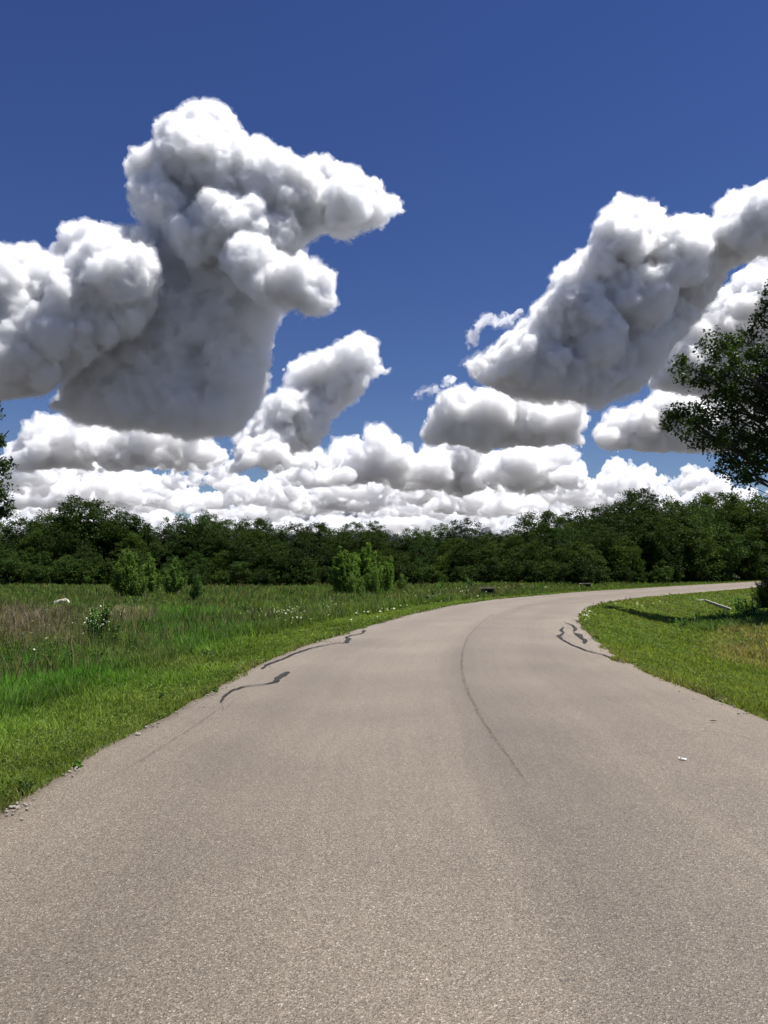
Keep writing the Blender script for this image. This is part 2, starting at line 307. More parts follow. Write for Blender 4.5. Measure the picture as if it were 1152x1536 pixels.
ribbon('paving_seam', [(742, 919), (722, 935), (702, 955), (693, 980), (692, 1003), (697, 1030), (710, 1058), (728, 1090), (750, 1122), (775, 1155), (800, 1188)], [.02, .03, .035, .04, .045, .045, .04, .035, .03, .025, .01], ms, 8, zoff=.0165, label='thin dark seam curving down the middle of the road')
ribbon('road_crack', [(335, 1060), (300, 1085), (260, 1112), (215, 1140), (170, 1165)], [.01, .03, .022, .03, .008], ms, 9, zoff=.0165)
ribbon('road_crack', [(332, 1052), (335, 1068), (350, 1052), (372, 1042)], [.012, .012, .01, .01], ms, 10, zoff=.0165)
ribbon('road_crack', [(1000, 1108), (1060, 1098), (1110, 1106), (1150, 1118)], [.006, .014, .018, .01], ms, 11, zoff=.0165)
ribbon('road_crack', [(885, 1036), (915, 1052), (945, 1062), (985, 1072)], [.006, .012, .012, .006], ms, 12, zoff=.0165)

print("T ground",round(time.time()-T0,1))
# ------------------------------------------------------------------ trees
def grow_tree(name, H, R, seed, leafn, leaf, crown_lo=.12, lobes=6, mat='leaf_wood', tone=(1, 1, 1), clump=.75, trunk_r=None, shell=.55, kind='broad'):
    """a tapered trunk with limbs running to clumps of leaves; clumps fill a lobed crown"""
    rng = np.random.default_rng(seed); root = empty(name, (0, 0, 0))
    lo = H * crown_lo; cc = []
    main = np.array([[0, 0, (H + lo) * .5]]); lob = [(np.array([0, 0, (H + lo) / 2]), np.array([R * .72, R * .72, (H - lo) / 2]))]
    for k in range(lobes):
        a = k * 2.4 + rng.random() * 1.2; z = lo + (H - lo) * (.22 + .62 * rng.random()); rr = R * (.42 + .2 * rng.random()); d = (R - rr) * (.75 + .4 * rng.random()) * (1.15 - .55 * (z - lo) / (H - lo))
        lob.append((np.array([math.cos(a) * d, math.sin(a) * d, z]), np.array([rr, rr, rr * (.75 + .3 * rng.random())])))
    nc = int(leafn / 60)
    vol = np.array([np.prod(l[1]) for l in lob]); pk = rng.choice(len(lob), nc, p=vol / vol.sum())
    for k in pk:
        c, r = lob[k]; v = unit(rng.normal(size=3)); rad = (1 - shell) + shell * rng.random() ** .3 if rng.random() < .85 else rng.random()
        p = c + v * r * rad * .95
        if p[2] < lo * .9: p[2] = lo + .3 * rng.random()
        cc.append(p)
    cc = np.array(cc); cs = clump * (.6 + .8 * rng.random(len(cc)))
    tm = MB(); tr = trunk_r or H * .018; bend = rng.normal(size=2) * R * .08; top = H * .72
    zz = np.linspace(-.3, top, 9); tp = np.stack([bend[0] * np.sin(zz / H * 3), bend[1] * np.sin(zz / H * 2.2), zz], 1)
    tm.tube(tp, tr * (1.25 - 1.1 * np.linspace(0, 1, 9)) + .012, 8)
    for k in rng.choice(len(cc), min(len(cc), 26 if leafn < 20000 else 60), replace=False):
        e = cc[k]; z0 = np.clip(e[2] - np.hypot(e[0], e[1]) * .55 - .3, H * .12, top * .95); s0 = np.array([np.interp(z0, zz, tp[:, 0]), np.interp(z0, zz, tp[:, 1]), z0])
        md = (s0 + e) / 2 + np.array([0, 0, -.07 * np.linalg.norm(e - s0)]) + rng.normal(size=3) * .05 * R
        t = np.linspace(0, 1, 7)[:, None]; bz = (1 - t)**2 * s0 + 2 * t * (1 - t) * md + t * t * e
        r0 = tr * (.45 + .2 * rng.random()) * (1 - z0 / H * .6); tm.tube(bz, np.linspace(r0, r0 * .18, 7), 5)
    tm.build('trunk', M['bark'], root, True)
    lm = MB(); per = rng.poisson(60, len(cc)); ci = np.repeat(np.arange(len(cc)), per); v = unit(rng.normal(size=(len(ci), 3))) * (rng.random(len(ci)) ** .45)[:, None]
    v[:, 2] *= .7; p = cc[ci] + v * cs[ci][:, None]; p[:, 2] = np.maximum(p[:, 2], .05)
    ct = (.78 + .44 * rng.random(len(cc)))[ci]; lt = .75 + .5 * rng.random(len(ci)); yl = 1 + .25 * rng.normal(size=len(ci)) * .5
    col = np.stack([ct * lt * yl * tone[0], ct * lt * tone[1], ct * lt * tone[2] * .9], 1)
    leaves(lm, p, leaf, rng, col, up=.35, aspect=.6)
    lm.build('crown', M[mat], root)
    return root
def copy_tree(o):
    c = o.copy(); link(c)
    for ch in list(o.children):
        d = ch.copy(); link(d); d.parent = c
        for g2 in ch.children: e = g2.copy(); link(e); e.parent = d
    return c
def first_or_copy(pool, k):
    o, used = pool[k]; pool[k][1] = True
    return copy_tree(o) if used else o
PR = {}
PR['tall'] = [[grow_tree('wood_tree', 10, 4.5, 100 + k, 15000, .22, .10, 9, clump=.7, tone=t), False] for k, t in enumerate([(1, 1, 1), (.85, .9, 1), (1.15, 1.12, .9), (.75, .85, 1.0), (1.0, 1.05, .9)])]
PR['mid'] = [[grow_tree('wood_tree', 7, 3.3, 120 + k, 10000, .2, .0, 7, clump=.6, tone=t), False] for k, t in enumerate([(1.05, 1.05, 1), (.85, .95, 1.05), (1.25, 1.2, .9), (.8, .85, .9)])]
PR['bush'] = [[grow_tree('shrub', 3, 2.1, 140 + k, 4600, .17, .0, 5, clump=.45, tone=t), False] for k, t in enumerate([(1, 1.05, 1), (1.05, 1.1, 1.15), (.8, .85, .9)])]
sky_px = np.array([(-160, 776), (0, 778), (50, 778), (70, 776), (120, 776), (165, 778), (205, 780), (226, 792), (240, 784), (290, 778), (320, 780), (380, 780), (440, 784), (478, 794), (505, 785), (560, 787), (590, 796), (640, 790), (700, 781), (735, 790), (800, 777), (840, 771), (868, 777), (888, 758), (960, 746), (1010, 741), (1060, 746), (1152, 736), (1330, 730)], float)
dep_px = np.array([(-160, 84), (0, 88), (200, 92), (500, 98), (600, 98), (700, 93), (800, 86), (880, 86), (950, 95), (1050, 112), (1150, 128), (1330, 140)], float)
def zone(px):
    for x, s in ((60, 'far left'), (230, 'under the round dome'), (330, 'behind the left willows'), (490, 'left of the central willows'), (610, 'behind the central willows'), (760, 'right of the central willows'),
                 (880, 'behind the drain boxes'), (1010, 'where the wood rises'), (9999, 'behind the oak')):
        if px < x: return s
ORD = ['first', 'second', 'third', 'fourth', 'fifth', 'sixth', 'seventh', 'eighth', 'ninth', 'tenth', 'eleventh', 'twelfth']
cnt = {}
def place(kindk, px, D, Ht, row, rng, wide=1.0, desc=''):
    pool = PR[kindk]; k = int(rng.integers(len(pool))); o = first_or_copy(pool, k); base = {'tall': 10, 'mid': 7, 'bush': 3}[kindk]
    x = (px - 576) / F * D; s = Ht / base; o.location = (x, D, hz(x, D) - .05); o.rotation_euler = (0, 0, rng.random() * 6.28)
    sw = s * wide * (.9 + .2 * rng.random()); o.scale = (sw, sw, s)
    zn = zone(px); n = cnt.get((row, zn), 0); cnt[(row, zn)] = n + 1
    tag(o, f'{desc}, {zn}, {ORD[n]} from the left', 'shrub' if kindk == 'bush' else 'tree', row)
rng = np.random.default_rng(5)
def seq(a, b, st, j): return [x + rng.uniform(-j, j) for x in np.arange(a, b, st)]
for px in seq(-130, 1320, 33, 7):
    D = np.interp(px, *dep_px.T) + 13 + rng.uniform(-2, 2); x = (px - 576) / F * D; top = np.interp(px, *sky_px.T) + rng.choice([0, 0, 4, 9, -3])
    place('tall', px, D, (HZ - top) / F * D + CAMZ - hz(x, D) + .35, 'tall trees at the back of the wood', rng, 1.12, 'tall dark skyline crown')
for px, top_, wd_ in ((84, 768, .9), (118, 752, 1.25), (160, 755, 1.2), (196, 768, .9), (268, 772, 1.0), (300, 768, 1.0), (382, 779, .9)):
    D = np.interp(px, *dep_px.T) + 10; x = (px - 576) / F * D; place('tall', px, D, (HZ - top_) / F * D + CAMZ - hz(x, D) + .3, 'round-topped trees standing above the wood', rng, wd_, 'big round-topped tree above its neighbours')
for px in seq(-120, 1320, 36, 9):
    D = np.interp(px, *dep_px.T) + 7 + rng.uniform(-1.5, 1.5); x = (px - 576) / F * D; top = np.interp(px, *sky_px.T) + 10 + rng.uniform(0, 16)
    place('tall', px, D, (HZ - top) / F * D + CAMZ - hz(x, D), 'trees in the middle of the wood', rng, 1.15, 'full middle-rank crown')
for px in seq(-120, 1320, 30, 7):
    D = np.interp(px, *dep_px.T) + 17 + rng.uniform(-1.5, 1.5); place('mid', px, D, 5.5 + rng.random() * 1.5, 'low trees deep inside the wood', rng, 1.25, 'low shaded inner tree')
for px in seq(-110, 1300, 34, 10):
    D = np.interp(px, *dep_px.T) + 2 + rng.uniform(-1.5, 1.5); x = (px - 576) / F * D; top = np.interp(px, *sky_px.T) + 28 + rng.uniform(0, 28)
    place('mid', px, D, (HZ - top) / F * D + CAMZ - hz(x, D), 'low trees at the edge of the wood', rng, 1.1, 'low field-edge tree')
for px in seq(-100, 1250, 27, 9):
    D = np.interp(px, *dep_px.T) - 1.5 + rng.uniform(-1, 1)
    place('bush', px, D, 2.0 + rng.random() * 1.5, 'bushes along the foot of the wood', rng, 1.05, 'bush at the wood foot')

# the big oak at the right and the tree at the left edge
def oak(px, D, H, R, seed, label, leafn, tips, lo):
    """tips: crown lobes (dx, dy, z, r) in metres about the trunk"""
    rng = np.random.default_rng(seed); x = (px - 576) / F * D; root = empty('oak_tree', (x, D, hz(x, D))); tm = MB(); lm = MB()
    zz = np.linspace(-.3, H * .8, 12); tp = np.stack([.35 * np.sin(zz * .45), .25 * np.sin(zz * .35 + 1), zz], 1); tm.tube(tp, .34 * (1.2 - 1.02 * np.linspace(0, 1, 12)), 10)
    clumps = []; vol = np.array([t[3]**2.2 for t in tips]); vol /= vol.sum()
    for (dx, dy, z, r), f in zip(tips, vol):
        e = np.array([dx, dy, z]); z0 = np.clip(z - np.hypot(dx, dy) * .6, lo, H * .75); s0 = np.array([np.interp(z0, zz, tp[:, 0]), np.interp(z0, zz, tp[:, 1]), z0])
        md = (s0 + e) / 2 + rng.normal(size=3) * .35; t = np.linspace(0, 1, 10)[:, None]; bz = (1 - t)**2 * s0 + 2 * t * (1 - t) * md + t * t * e + .05 * rng.normal(size=(10, 3)); bz[0] = s0
        r0 = .05 + .035 * r; tm.tube(bz, np.linspace(r0 * 1.5, r0 * .35, 10), 7)
        n = int(f * leafn / 34)
        for k in range(n):
            v = unit(rng.normal(size=3)); c = e + v * r * (.35 + .65 * rng.random() ** .5) * np.array([1, 1, .85]); clumps.append(c)
            if rng.random() < .4:
                j = bz[rng.integers(4, 10)]; mm = (j + c) / 2 + rng.normal(size=3) * .12; tm.tube([j, mm, c], [.028, .018, .006], 4)
    clumps = np.array(clumps); cs = .22 + .24 * rng.random(len(clumps)); per = rng.poisson(34, len(clumps)); ci = np.repeat(np.arange(len(clumps)), per)
    v = unit(rng.normal(size=(len(ci), 3))) * (rng.random(len(ci)) ** .5)[:, None]; p = clumps[ci] + v * cs[ci][:, None]
    ct = (.75 + .5 * rng.random(len(clumps)))[ci] * (.75 + .5 * rng.random(len(ci))); col = np.stack([ct, ct, ct * .9], 1)
    leaves(lm, p, .165, rng, col, up=.2, aspect=.62, fold=.3, axis=v + [0, 0, -.3])
    tm.build('trunk', M['bark'], root, True); lm.build('crown', M['leaf_oak'], root)
    tag(root, label, 'tree'); return root
def lobes_px(tr_px, D, lst):
    out = []; tx = (tr_px - 576) / F * D
    for (px, py, dy, rpx) in lst:
        q = at_depth(px, py, D + dy); out.append((q[0] - tx, dy, q[2] - hz(tx, D), rpx / F * D))
    return out
TR = 1262
oak(TR, 34, 16, 7, 7, 'tall open-crowned oak leaning in over the ditch at the right edge', 60000, lobes_px(TR, 34, [
    (1075, 520, 0, 30), (1045, 565, 1, 30), (1025, 545, -.5, 16), (1100, 560, -1, 38), (1130, 600, 1, 40), (1025, 630, 0, 28), (1060, 650, -1, 34), (1110, 655, 0, 36), (1010, 625, .5, 17), (1145, 480, 1, 20), (1162, 450, 0, 24), (1115, 515, 1, 28), (1150, 540, -1, 30),
    (1085, 695, 1, 24), (1120, 705, -1, 28), (1150, 690, 0, 34), (1085, 605, 0, 38), (1150, 650, 1.5, 40), (1190, 560, 0, 60), (1200, 450, 0, 55), (1200, 660, 0, 50), (1260, 400, 0, 70), (1290, 520, -1, 80), (1340, 460, 0, 70), (1350, 600, 1, 70), (1260, 620, 2, 70), (1400, 540, 0, 60), (1230, 350, 0, 50), (1270, 560, 3, 70), (1280, 560, -3, 70)]), 3.2)
TL = -92
oak(TL, 36, 10.5, 4, 9, 'dark tree whose leafy edge just enters at the left side', 36000, lobes_px(TL, 36, [
    (-4, 665, 0, 18), (0, 700, .5, 18), (-2, 740, 0, 18), (15, 645, 0, 5), (6, 765, .3, 14), (-40, 620, 0, 35), (-50, 690, 1, 40), (-50, 750, -1, 40), (-90, 600, 0, 50), (-130, 660, 0, 60), (-170, 620, 1, 45), (-110, 740, 2, 50), (-170, 730, 0, 50), (-110, 560, 0, 40)]), 2.4)

# willow thickets in the field
def willow(name, px, base, toppy, wpx, seed, label, n_stem=16, tone=(1, 1, 1), mat='leaf_bright', leaf=.16, group='young willow thickets in the field'):
    rng = np.random.default_rng(seed); q = ground_at(px, base); D = q[1]; root = empty(name, q); H = 1.22 * (base - toppy) / F * D; R = 1.1 * wpx / 2 / F * D; tm = MB(); P_ = []; A_ = []
    for k in range(int(n_stem * 2.2)):
        a = rng.random() * 6.28; d = R * math.sqrt(rng.random()); s0 = np.array([math.cos(a), math.sin(a), 0]) * d * .35; hh = H * (.5 + .5 * rng.random()) * (1.0 - .45 * (d / R)**2)
        e = np.array([math.cos(a) * d, math.sin(a) * d, hh]); t = np.linspace(0, 1, 9)[:, None]; md = (s0 + e) / 2 + np.array([-math.cos(a), -math.sin(a), .4]) * R * .12
        bz = (1 - t)**2 * s0 + 2 * t * (1 - t) * md + t * t * e; bz[0, 2] = -.1; tm.tube(bz, np.linspace(.035, .008, 9) * max(H / 3, .6), 5)
        m_ = int(200 * (H / 3)); ti = rng.random(m_) ** .7; pp = np.stack([np.interp(ti, t[:, 0], bz[:, j]) for j in range(3)], 1); rr = R * .30 * (1.15 - ti)[:, None] + .06; v = rng.normal(size=(m_, 3)) * .55
        sp = pp + v * rr * [1, 1, .8]; sp[:, 2] = np.abs(sp[:, 2]); P_.append(sp); A_.append(unit(np.stack([v[:, 0], v[:, 1], np.full(m_, .55)], 1)))
    P_ = np.concatenate(P_); A_ = np.concatenate(A_); lm = MB(); ct = .7 + .6 * rng.random(len(P_)); leaves(lm, P_, leaf * max(.7, H / 3), rng, np.stack([ct * tone[0], ct * tone[1], ct * tone[2]], 1), up=0, aspect=.22, axis=A_)
    tm.build('stem', M['bark'], root, True); lm.build('foliage', M[mat], root); tag(root, label, 'shrub', group); return root
willow('willow_thicket', 192, 899, 834, 44, 1, 'pale green willow thicket, leftmost and bushiest of the left three', 20)
willow('willow_thicket', 222, 896, 838, 36, 12, 'willow thicket touching the right side of the leftmost one', 14)
willow('willow_thicket', 261, 897, 845, 34, 2, 'middle willow thicket between the bushy left ones and the slim one', 14, (.85, .9, .9))
willow('willow_thicket', 294, 905, 862, 18, 3, 'slim dark willow thicket, smallest one on the left', 9, (.6, .75, .75))
willow('willow_thicket', 516, 895, 828, 40, 4, 'feathery willow thicket at the left end of the central clump', 20, (1, 1.05, .95))
willow('willow_thicket', 546, 893, 820, 44, 5, 'tallest feathery willow thicket in the central clump', 22, (1.05, 1.05, .95))
willow('willow_thicket', 578, 892, 838, 36, 6, 'feathery willow thicket at the right end of the central clump', 15, (1, 1.05, .9))
willow('willow_thicket', 531, 897, 856, 30, 41, 'low bushy willow filling the front left of the central clump', 12)
willow('willow_thicket', 563, 896, 852, 34, 42, 'low bushy willow filling the front right of the central clump', 12, (.9, .95, .9))
willow('willow_thicket', 207, 900, 858, 30, 43, 'low willow growth between the two bushy left thickets', 10, (.9, .95, .9))
willow('willow_thicket', 604, 889, 862, 20, 61, 'little low willow thicket just right of the central clump', 8)
#willow('willow_thicket', 625, 880, 803, 44, 62, 'light green young tree standing against the wood right of the central willows', 16, (.75, .75, .7))
willow('roadside_bush', 1148, 912, 862, 34, 7, 'dark bush at the right edge beside the far bend', 16, (.45, .55, .6), 'leaf_wood', .14, None)
willow('roadside_bush', 1180, 918, 840, 60, 71, 'tall dark bush partly outside the view, right of the smaller one', 22, (.5, .6, .6), 'leaf_wood', .14, None)
willow('roadside_bush', 1033, 866, 846, 26, 72, 'small grey green bush on the bank beyond the road', 8, (.9, .9, 1), 'leaf_wood', .14, None)

print("T trees",round(time.time()-T0,1))
# ------------------------------------------------------------------ grass and weeds
G = lambda *c: np.array(c, float)
pol = {k: ground_poly(v) for k, v in {
    'brown_a': [(-40, 918), (60, 914), (110, 925), (112, 960), (100, 978), (-60, 978)], 'brown_b': [(165, 918), (215, 919), (222, 938), (170, 943)],
    'lush': [(-80, 985), (60, 980), (150, 1000), (240, 1010), (250, 1025), (120, 1045), (-80, 1120)], 'tall': [(195, 940), (250, 918), (330, 925), (350, 960), (320, 990), (230, 985), (200, 965)],
    'dull': [(120, 975), (230, 985), (320, 992), (250, 1010), (150, 1000)],
    'brown_r': [(1075, 945), (1152, 935), (1260, 950), (1260, 1010), (1152, 1005), (1060, 985)], 'ditch': [(1015, 940), (1060, 926), (1152, 920), (1300, 918), (1300, 935), (1152, 940), (1040, 948)], 'brown_far': [(640, 897), (700, 885), (780, 878), (770, 890), (700, 900)]}.items()}
def soft(p, key, wdt):
    poly = pol[key]; d = polydist(p, poly, True); s = np.where(inside(p, poly), d, -d); return sm(s / wdt * .5 + .5)
rng = np.random.default_rng(77)
# sample ground points with a density that falls with distance
def scatter(n, dmin=4.2, dmax=135, pw=0.0):
    u = rng.random(n); lo_, hi_ = math.log(dmin), math.log(dmax); d = np.exp(lo_ + (hi_ - lo_) * u); a = rng.uniform(-.62, .62, n); return np.stack([a * d, d], 1)
NG = 760000
p = scatter(NG); ins, do, di = info_fast(p); near_edge = np.minimum(do, di)
jit = .05 + .07 * vnoise(p[:, 0], p[:, 1], .5, 51)
keep = (~ins) & (near_edge > jit) | (ins & (near_edge < .05 + .14 * np.clip(vnoise(p[:, 0], p[:, 1], .7, 52), 0, 1)))
p = p[keep]; do = do[keep]; di = di[keep]; ne = near_edge[keep]; left = do < di; d = p[:, 1]
z = height(p, (np.zeros(len(p), bool), do, di)); z = np.where(ne < .12, -.02, z)
wbar = np.random.default_rng(1).random
n1_ = vnoise(p[:, 0], p[:, 1], 1.3, 61); n2_ = vnoise(p[:, 0], p[:, 1], 5, 62); n3_ = vnoise(p[:, 0], p[:, 1], .35, 63)
mow_w = 1.9 + .35 * vnoise(p[:, 0], p[:, 1], 2.5, 64); field = sm((do - mow_w) / .4) * left
col = np.zeros((len(p), 3)); mown = G(.165, .225, .040); fieldc = G(.115, .165, .042)
col[:] = mown * (1 - field[:, None]) + fieldc * field[:, None]
h = .05 + .03 * rng.random(len(p)) + field * np.clip(.15 + .16 * rng.random(len(p)) + .13 * n1_ + .09 * n2_, .04, 1)
yr = G(.215, .225, .045); mask = (~left) * sm(.5 + n2_ * .8) * sm(1 - (di - 2.2) / 3); col = col * (1 - .6 * mask[:, None]) + yr * .6 * mask[:, None]
for key, wdt, c, hh in (('lush', 1.4, G(.095, .26, .025), .20), ('tall', 1.4, G(.075, .21, .022), .33), ('dull', .9, G(.12, .135, .048), .12), ('brown_a', 1.8, G(.235, .185, .125), .30), ('brown_b', 1.2, G(.30, .24, .17), .32), ('brown_r', .9, G(.26, .20, .10), .14), ('ditch', .8, G(.05, .10, .03), .30), ('brown_far', 2, G(.17, .145, .085), .3)):  # ditch grass: taller, and coloured darker to deepen the shadow strip
    k = (.97 if key[0] == 'b' else .85) * soft(p, key, wdt) * (.75 + .25 * n3_); k = np.clip(k, 0, 1); 
    if key.startswith('brown'): k = k * np.clip(.85 + .4 * n3_, 0, 1)
    col = col * (1 - k[:, None]) + c * k[:, None]; h = h * (1 - k) + hh * (.6 + .7 * rng.random(len(p))) * k
edge = sm(1 - ne / .4) * np.clip(.45 + .9 * n1_, 0, 1); col = col * (1 - .75 * edge[:, None]) + G(.14, .115, .06) * .75 * edge[:, None]; h = h * (1 + .5 * edge * sm(n1_ + .5))
bare = (~left) | (field < .3); n4_ = vnoise(p[:, 0], p[:, 1], .16, 65); col *= (1 + .22 * n1_ + .20 * n3_ + .18 * n4_)[:, None]; h = h * (1 + .35 * n3_ + .3 * n4_); far_t = sm((d - 35) / 50); col *= (1 + .22 * n2_ * field)[:, None]
col *= (.7 + .6 * rng.random(len(p)))[:, None]; dry = rng.random(len(p)) < .05; col[dry] = G(.22, .19, .09) * (.6 + .6 * rng.random((dry.sum(), 1)))
wdt = np.maximum(.004 + .003 * rng.random(len(p)), .00125 * d) * (1 + .4 * rng.random(len(p))); h = np.maximum(h, .0013 * d)
for (x_, y_, r_) in ((731, 893, 2.6), (878, 885, 3.2), (640, 907, 1.4), (90, 910, 1.2), (1075, 906, 1.2)):
    q = ground_at(x_, y_); k = (np.hypot(p[:, 0] - q[0], (p[:, 1] - q[1] + r_ * .6) * .6) < r_); h[k] = np.minimum(h[k], .09)
short = field < .35
def bl(name, msk, lean, **kw):
    mb = MB(); k = int(msk.sum()); P3 = np.column_stack([p[msk], z[msk] - .01]); blades(mb, P3, h[msk], wdt[msk], rng, np.clip(col[msk], 0, 1), lean); o = mb.build(name, M['grass']); tag(o, kind='stuff', **kw); return o
bl('mown_grass', short & left, .9, label='short mown grass along the left verge and field edge', cat='grass')
bl('ditch_grass', short & ~left, .9, label='short grass filling the ditch inside the bend', cat='grass')
bl('field_grass', ~short, .6, label='long wild grass of the field left of the road', cat='grass')
# broad leafed ground cover
p2 = scatter(90000, 4.3, 60); ins, do, di = info_fast(p2); n1_ = vnoise(p2[:, 0], p2[:, 1], 1.6, 81); k = (~ins) & (np.minimum(do, di) > .05) & (n1_ + .25 * (np.minimum(do, di) < .7) > .05)
p2 = p2[k]; do, di = do[k], di[k]; z2 = height(p2, (np.zeros(len(p2), bool), do, di)); lf = sm((do - 2) / 1.2) * (do < di); hh = (.03 + .05 * rng.random(len(p2))) + lf * .18 * rng.random(len(p2))
ed_ = sm(1 - (np.minimum(do, di) - .1) / .7) * (n1_[k] > .15); cc = np.repeat([[.12, .18, .04]], len(p2), 0) * (.5 + .8 * rng.random((len(p2), 1))) * (1 - .5 * ed_[:, None]); hh = hh + .06 * ed_ * rng.random(len(p2)); k = soft(p2, 'lush', 1.4)[:, None]; cc = cc * (1 - k) + G(.09, .24, .025) * k; k = (soft(p2, 'brown_a', 1.4) + soft(p2, 'brown_b', 1))[:, None] * .8; cc = cc * (1 - k) + G(.17, .135, .085) * k
lm = MB(); leaves(lm, np.column_stack([p2, np.where(np.minimum(do, di) < .15, 0, z2) + hh]), np.maximum(.022, .0026 * p2[:, 1]), rng, np.clip(cc, 0, 1), up=.9, aspect=.8)
tag(lm.build('clover', M['grass']), 'small round-leafed weeds growing among the grass', 'ground cover', kind='stuff')
# weeds with stems sticking out of the field grass
p3 = scatter(15000, 10, 95); ins, do, di = info_fast(p3); n1_ = vnoise(p3[:, 0], p3[:, 1], 3, 91); k = (~ins) & (do < di) & (do > 3) & (n1_ > -.1); p3 = p3[k]; do, di = do[k], di[k]; z3 = height(p3, (np.zeros(len(p3), bool), do, di))
mb = MB(); pc = scatter(3200, 9, 95); ins, do, di = info_fast(pc); pc = pc[(~ins) & (do < di) & (do > 3.2)][:900]; zc_ = height(pc, info_fast(pc))
for (x_, y_), z_ in zip(pc, zc_):
    m_ = int(rng.integers(25, 70)); H_ = rng.uniform(.25, .7); t_ = rng.random(m_); a_ = rng.random(m_) * 6.28; r_ = (.08 + .28 * t_) * rng.random(m_) ** .5 * H_ * 1.3
    tone_ = np.array([G(.035, .065, .02), G(.06, .10, .025), G(.09, .13, .035), G(.11, .10, .05)][rng.integers(0, 4)])
    leaves(mb, np.stack([x_ + r_ * np.cos(a_), y_ + r_ * np.sin(a_), z_ + H_ * t_], 1), max(.06, .0022 * y_), rng, tone_ * (.6 + .7 * rng.random((m_, 1))), up=.2, aspect=.35, axis=np.stack([np.cos(a_), np.sin(a_), 1.2 + 0 * a_], 1))
hh = .35 + .45 * rng.random(len(p3)) ** 2; nper = 5; pr = np.repeat(np.column_stack([p3, z3]), nper, 0) + rng.normal(size=(len(p3) * nper, 3)) * [.08, .08, 0]; dd = pr[:, 1]
cw = np.repeat(np.array([G(.08, .12, .035), G(.14, .18, .045), G(.10, .15, .04), G(.20, .16, .09)])[rng.integers(0, 4, len(p3))], nper, 0)
kk = np.clip(soft(pr[:, :2], 'brown_a', 1.5) + soft(pr[:, :2], 'brown_b', 1.5), 0, 1)[:, None]; cw = cw * (1 - kk) + G(.235, .18, .125) * kk
blades(mb, pr, np.repeat(hh, nper) * (.7 + .4 * rng.random(len(pr))), np.maximum(.012, .0016 * dd), rng, cw, .45)
tag(mb.build('field_weeds', M['grass']), 'thin taller weed stems rising out of the field grass', 'weeds', kind='stuff')
# white wildflowers
fl = [((400, 925, 30, 8), 40), ((440, 928, 40, 10), 110), ((500, 915, 30, 8), 50), ((600, 903, 30, 8), 35), ((640, 897, 45, 7), 55), ((700, 890, 35, 5), 30), ((45, 945, 40, 20), 70), ((150, 950, 25, 15), 22), ((880, 922, 12, 8), 26), ((930, 906, 50, 4), 16), ((90, 960, 60, 30), 25), ((560, 925, 60, 20), 25), ((780, 884, 60, 3), 60)]
C = []
for (x, y, sx_, sy_), n in fl:
    for k in range(n):
        q = ground_at(x + rng.normal() * sx_ * .6, max(y + rng.normal() * sy_ * .6, 872))
        ok = info_fast(q[None, :2]); 
        if not ok[0][0]: q[2] += (.3 if ok[1][0] < ok[2][0] else .08) * (.5 + .6 * rng.random()); C.append(q)
C = np.array(C); lm = MB(); 
for j in range(3): leaves(lm, C + rng.normal(size=C.shape) * .012, .035 + .0008 * C[:, 1], rng, np.ones((len(C), 3)) * (.7 + .4 * rng.random((len(C), 1))), up=1, aspect=.9)
tag(lm.build('wildflowers', M['flower']), 'tiny white wildflowers dotted over field and verges', 'flowers', kind='stuff')

def weed(px, base, top, wpx, seed, label, dark=.7, flowers=0, nst=9, group='tall weeds in the field'):
    """several upright leafy stems from one root, with opposite leaves"""
    rng = np.random.default_rng(seed); q = ground_at(px, base); D = q[1]; root = empty('tall_weed', q); H = (base - top) / F * D; R = wpx / 2 / F * D; tm = MB(); lm = MB(); fm = MB(); fc = []
    for k in range(nst):
        a = rng.random() * 6.28; d = R * rng.random() ** .6; hh = H * (.6 + .4 * rng.random()); e = np.array([math.cos(a) * d, math.sin(a) * d, hh]); t = np.linspace(0, 1, 6)[:, None]; s0 = np.array([e[0] * .25, e[1] * .25, -.05])
        bz = s0 * (1 - t) + e * t + np.array([0, 0, .1 * H]) * t * (1 - t); tm.tube(bz, np.linspace(.012, .004, 6), 4, c=(.7, 1, .5)); n = int(34 + 20 * H); ti = rng.random(n)
        pp = np.stack([np.interp(ti, t[:, 0], bz[:, j]) for j in range(3)], 1); v = rng.normal(size=(n, 3)); v[:, 2] = np.abs(v[:, 2]) * .7 + .2; v = unit(v); sz = (.13 - .07 * ti) * (H ** .5) + .02
        ct = .7 + .6 * rng.random(n); leaves(lm, pp + v * sz[:, None] * .5, sz, rng, np.stack([ct * dark, ct * dark, ct * dark], 1), up=.2, aspect=.38, axis=v * 3)
        for f in range(flowers): ti_ = .35 + .6 * rng.random(); fc.append([np.interp(ti_, t[:, 0], bz[:, j]) + rng.normal() * .05 for j in range(3)])
    if fc: leaves(lm, np.array(fc), .05, rng, np.array([[7., 4.0, 18.]]).repeat(len(fc), 0), up=1, aspect=.9)
    tm.build('stem', M['grass'], root); lm.build('foliage', M['leaf_bright'], root)
    tag(root, label, 'weed', group)
weed(150, 974, 903, 40, 1, 'tall dark many-stemmed weed with pale flowers between the two brown patches', .5, 5, 16)
weed(136, 968, 910, 20, 2, 'dark upright weed leaning on the left of the tallest one', .45, 3, 7)
weed(170, 975, 930, 22, 21, 'shorter weed on the right of the tallest one', .6, 1, 7)
weed(360, 923, 905, 24, 3, 'dark spiky weed right of the slim willow, out in the field', .4, 0, 12)
weed(385, 926, 909, 14, 4, 'small spiky weed right of the dark spiky one', .45, 0, 6)
weed(330, 942, 920, 14, 41, 'little weed at the right end of the tall green grass', .6, 0, 6)
weed(103, 1000, 970, 12, 5, 'single dark weed where the bright grass meets the brown patch', .5, 0, 5)
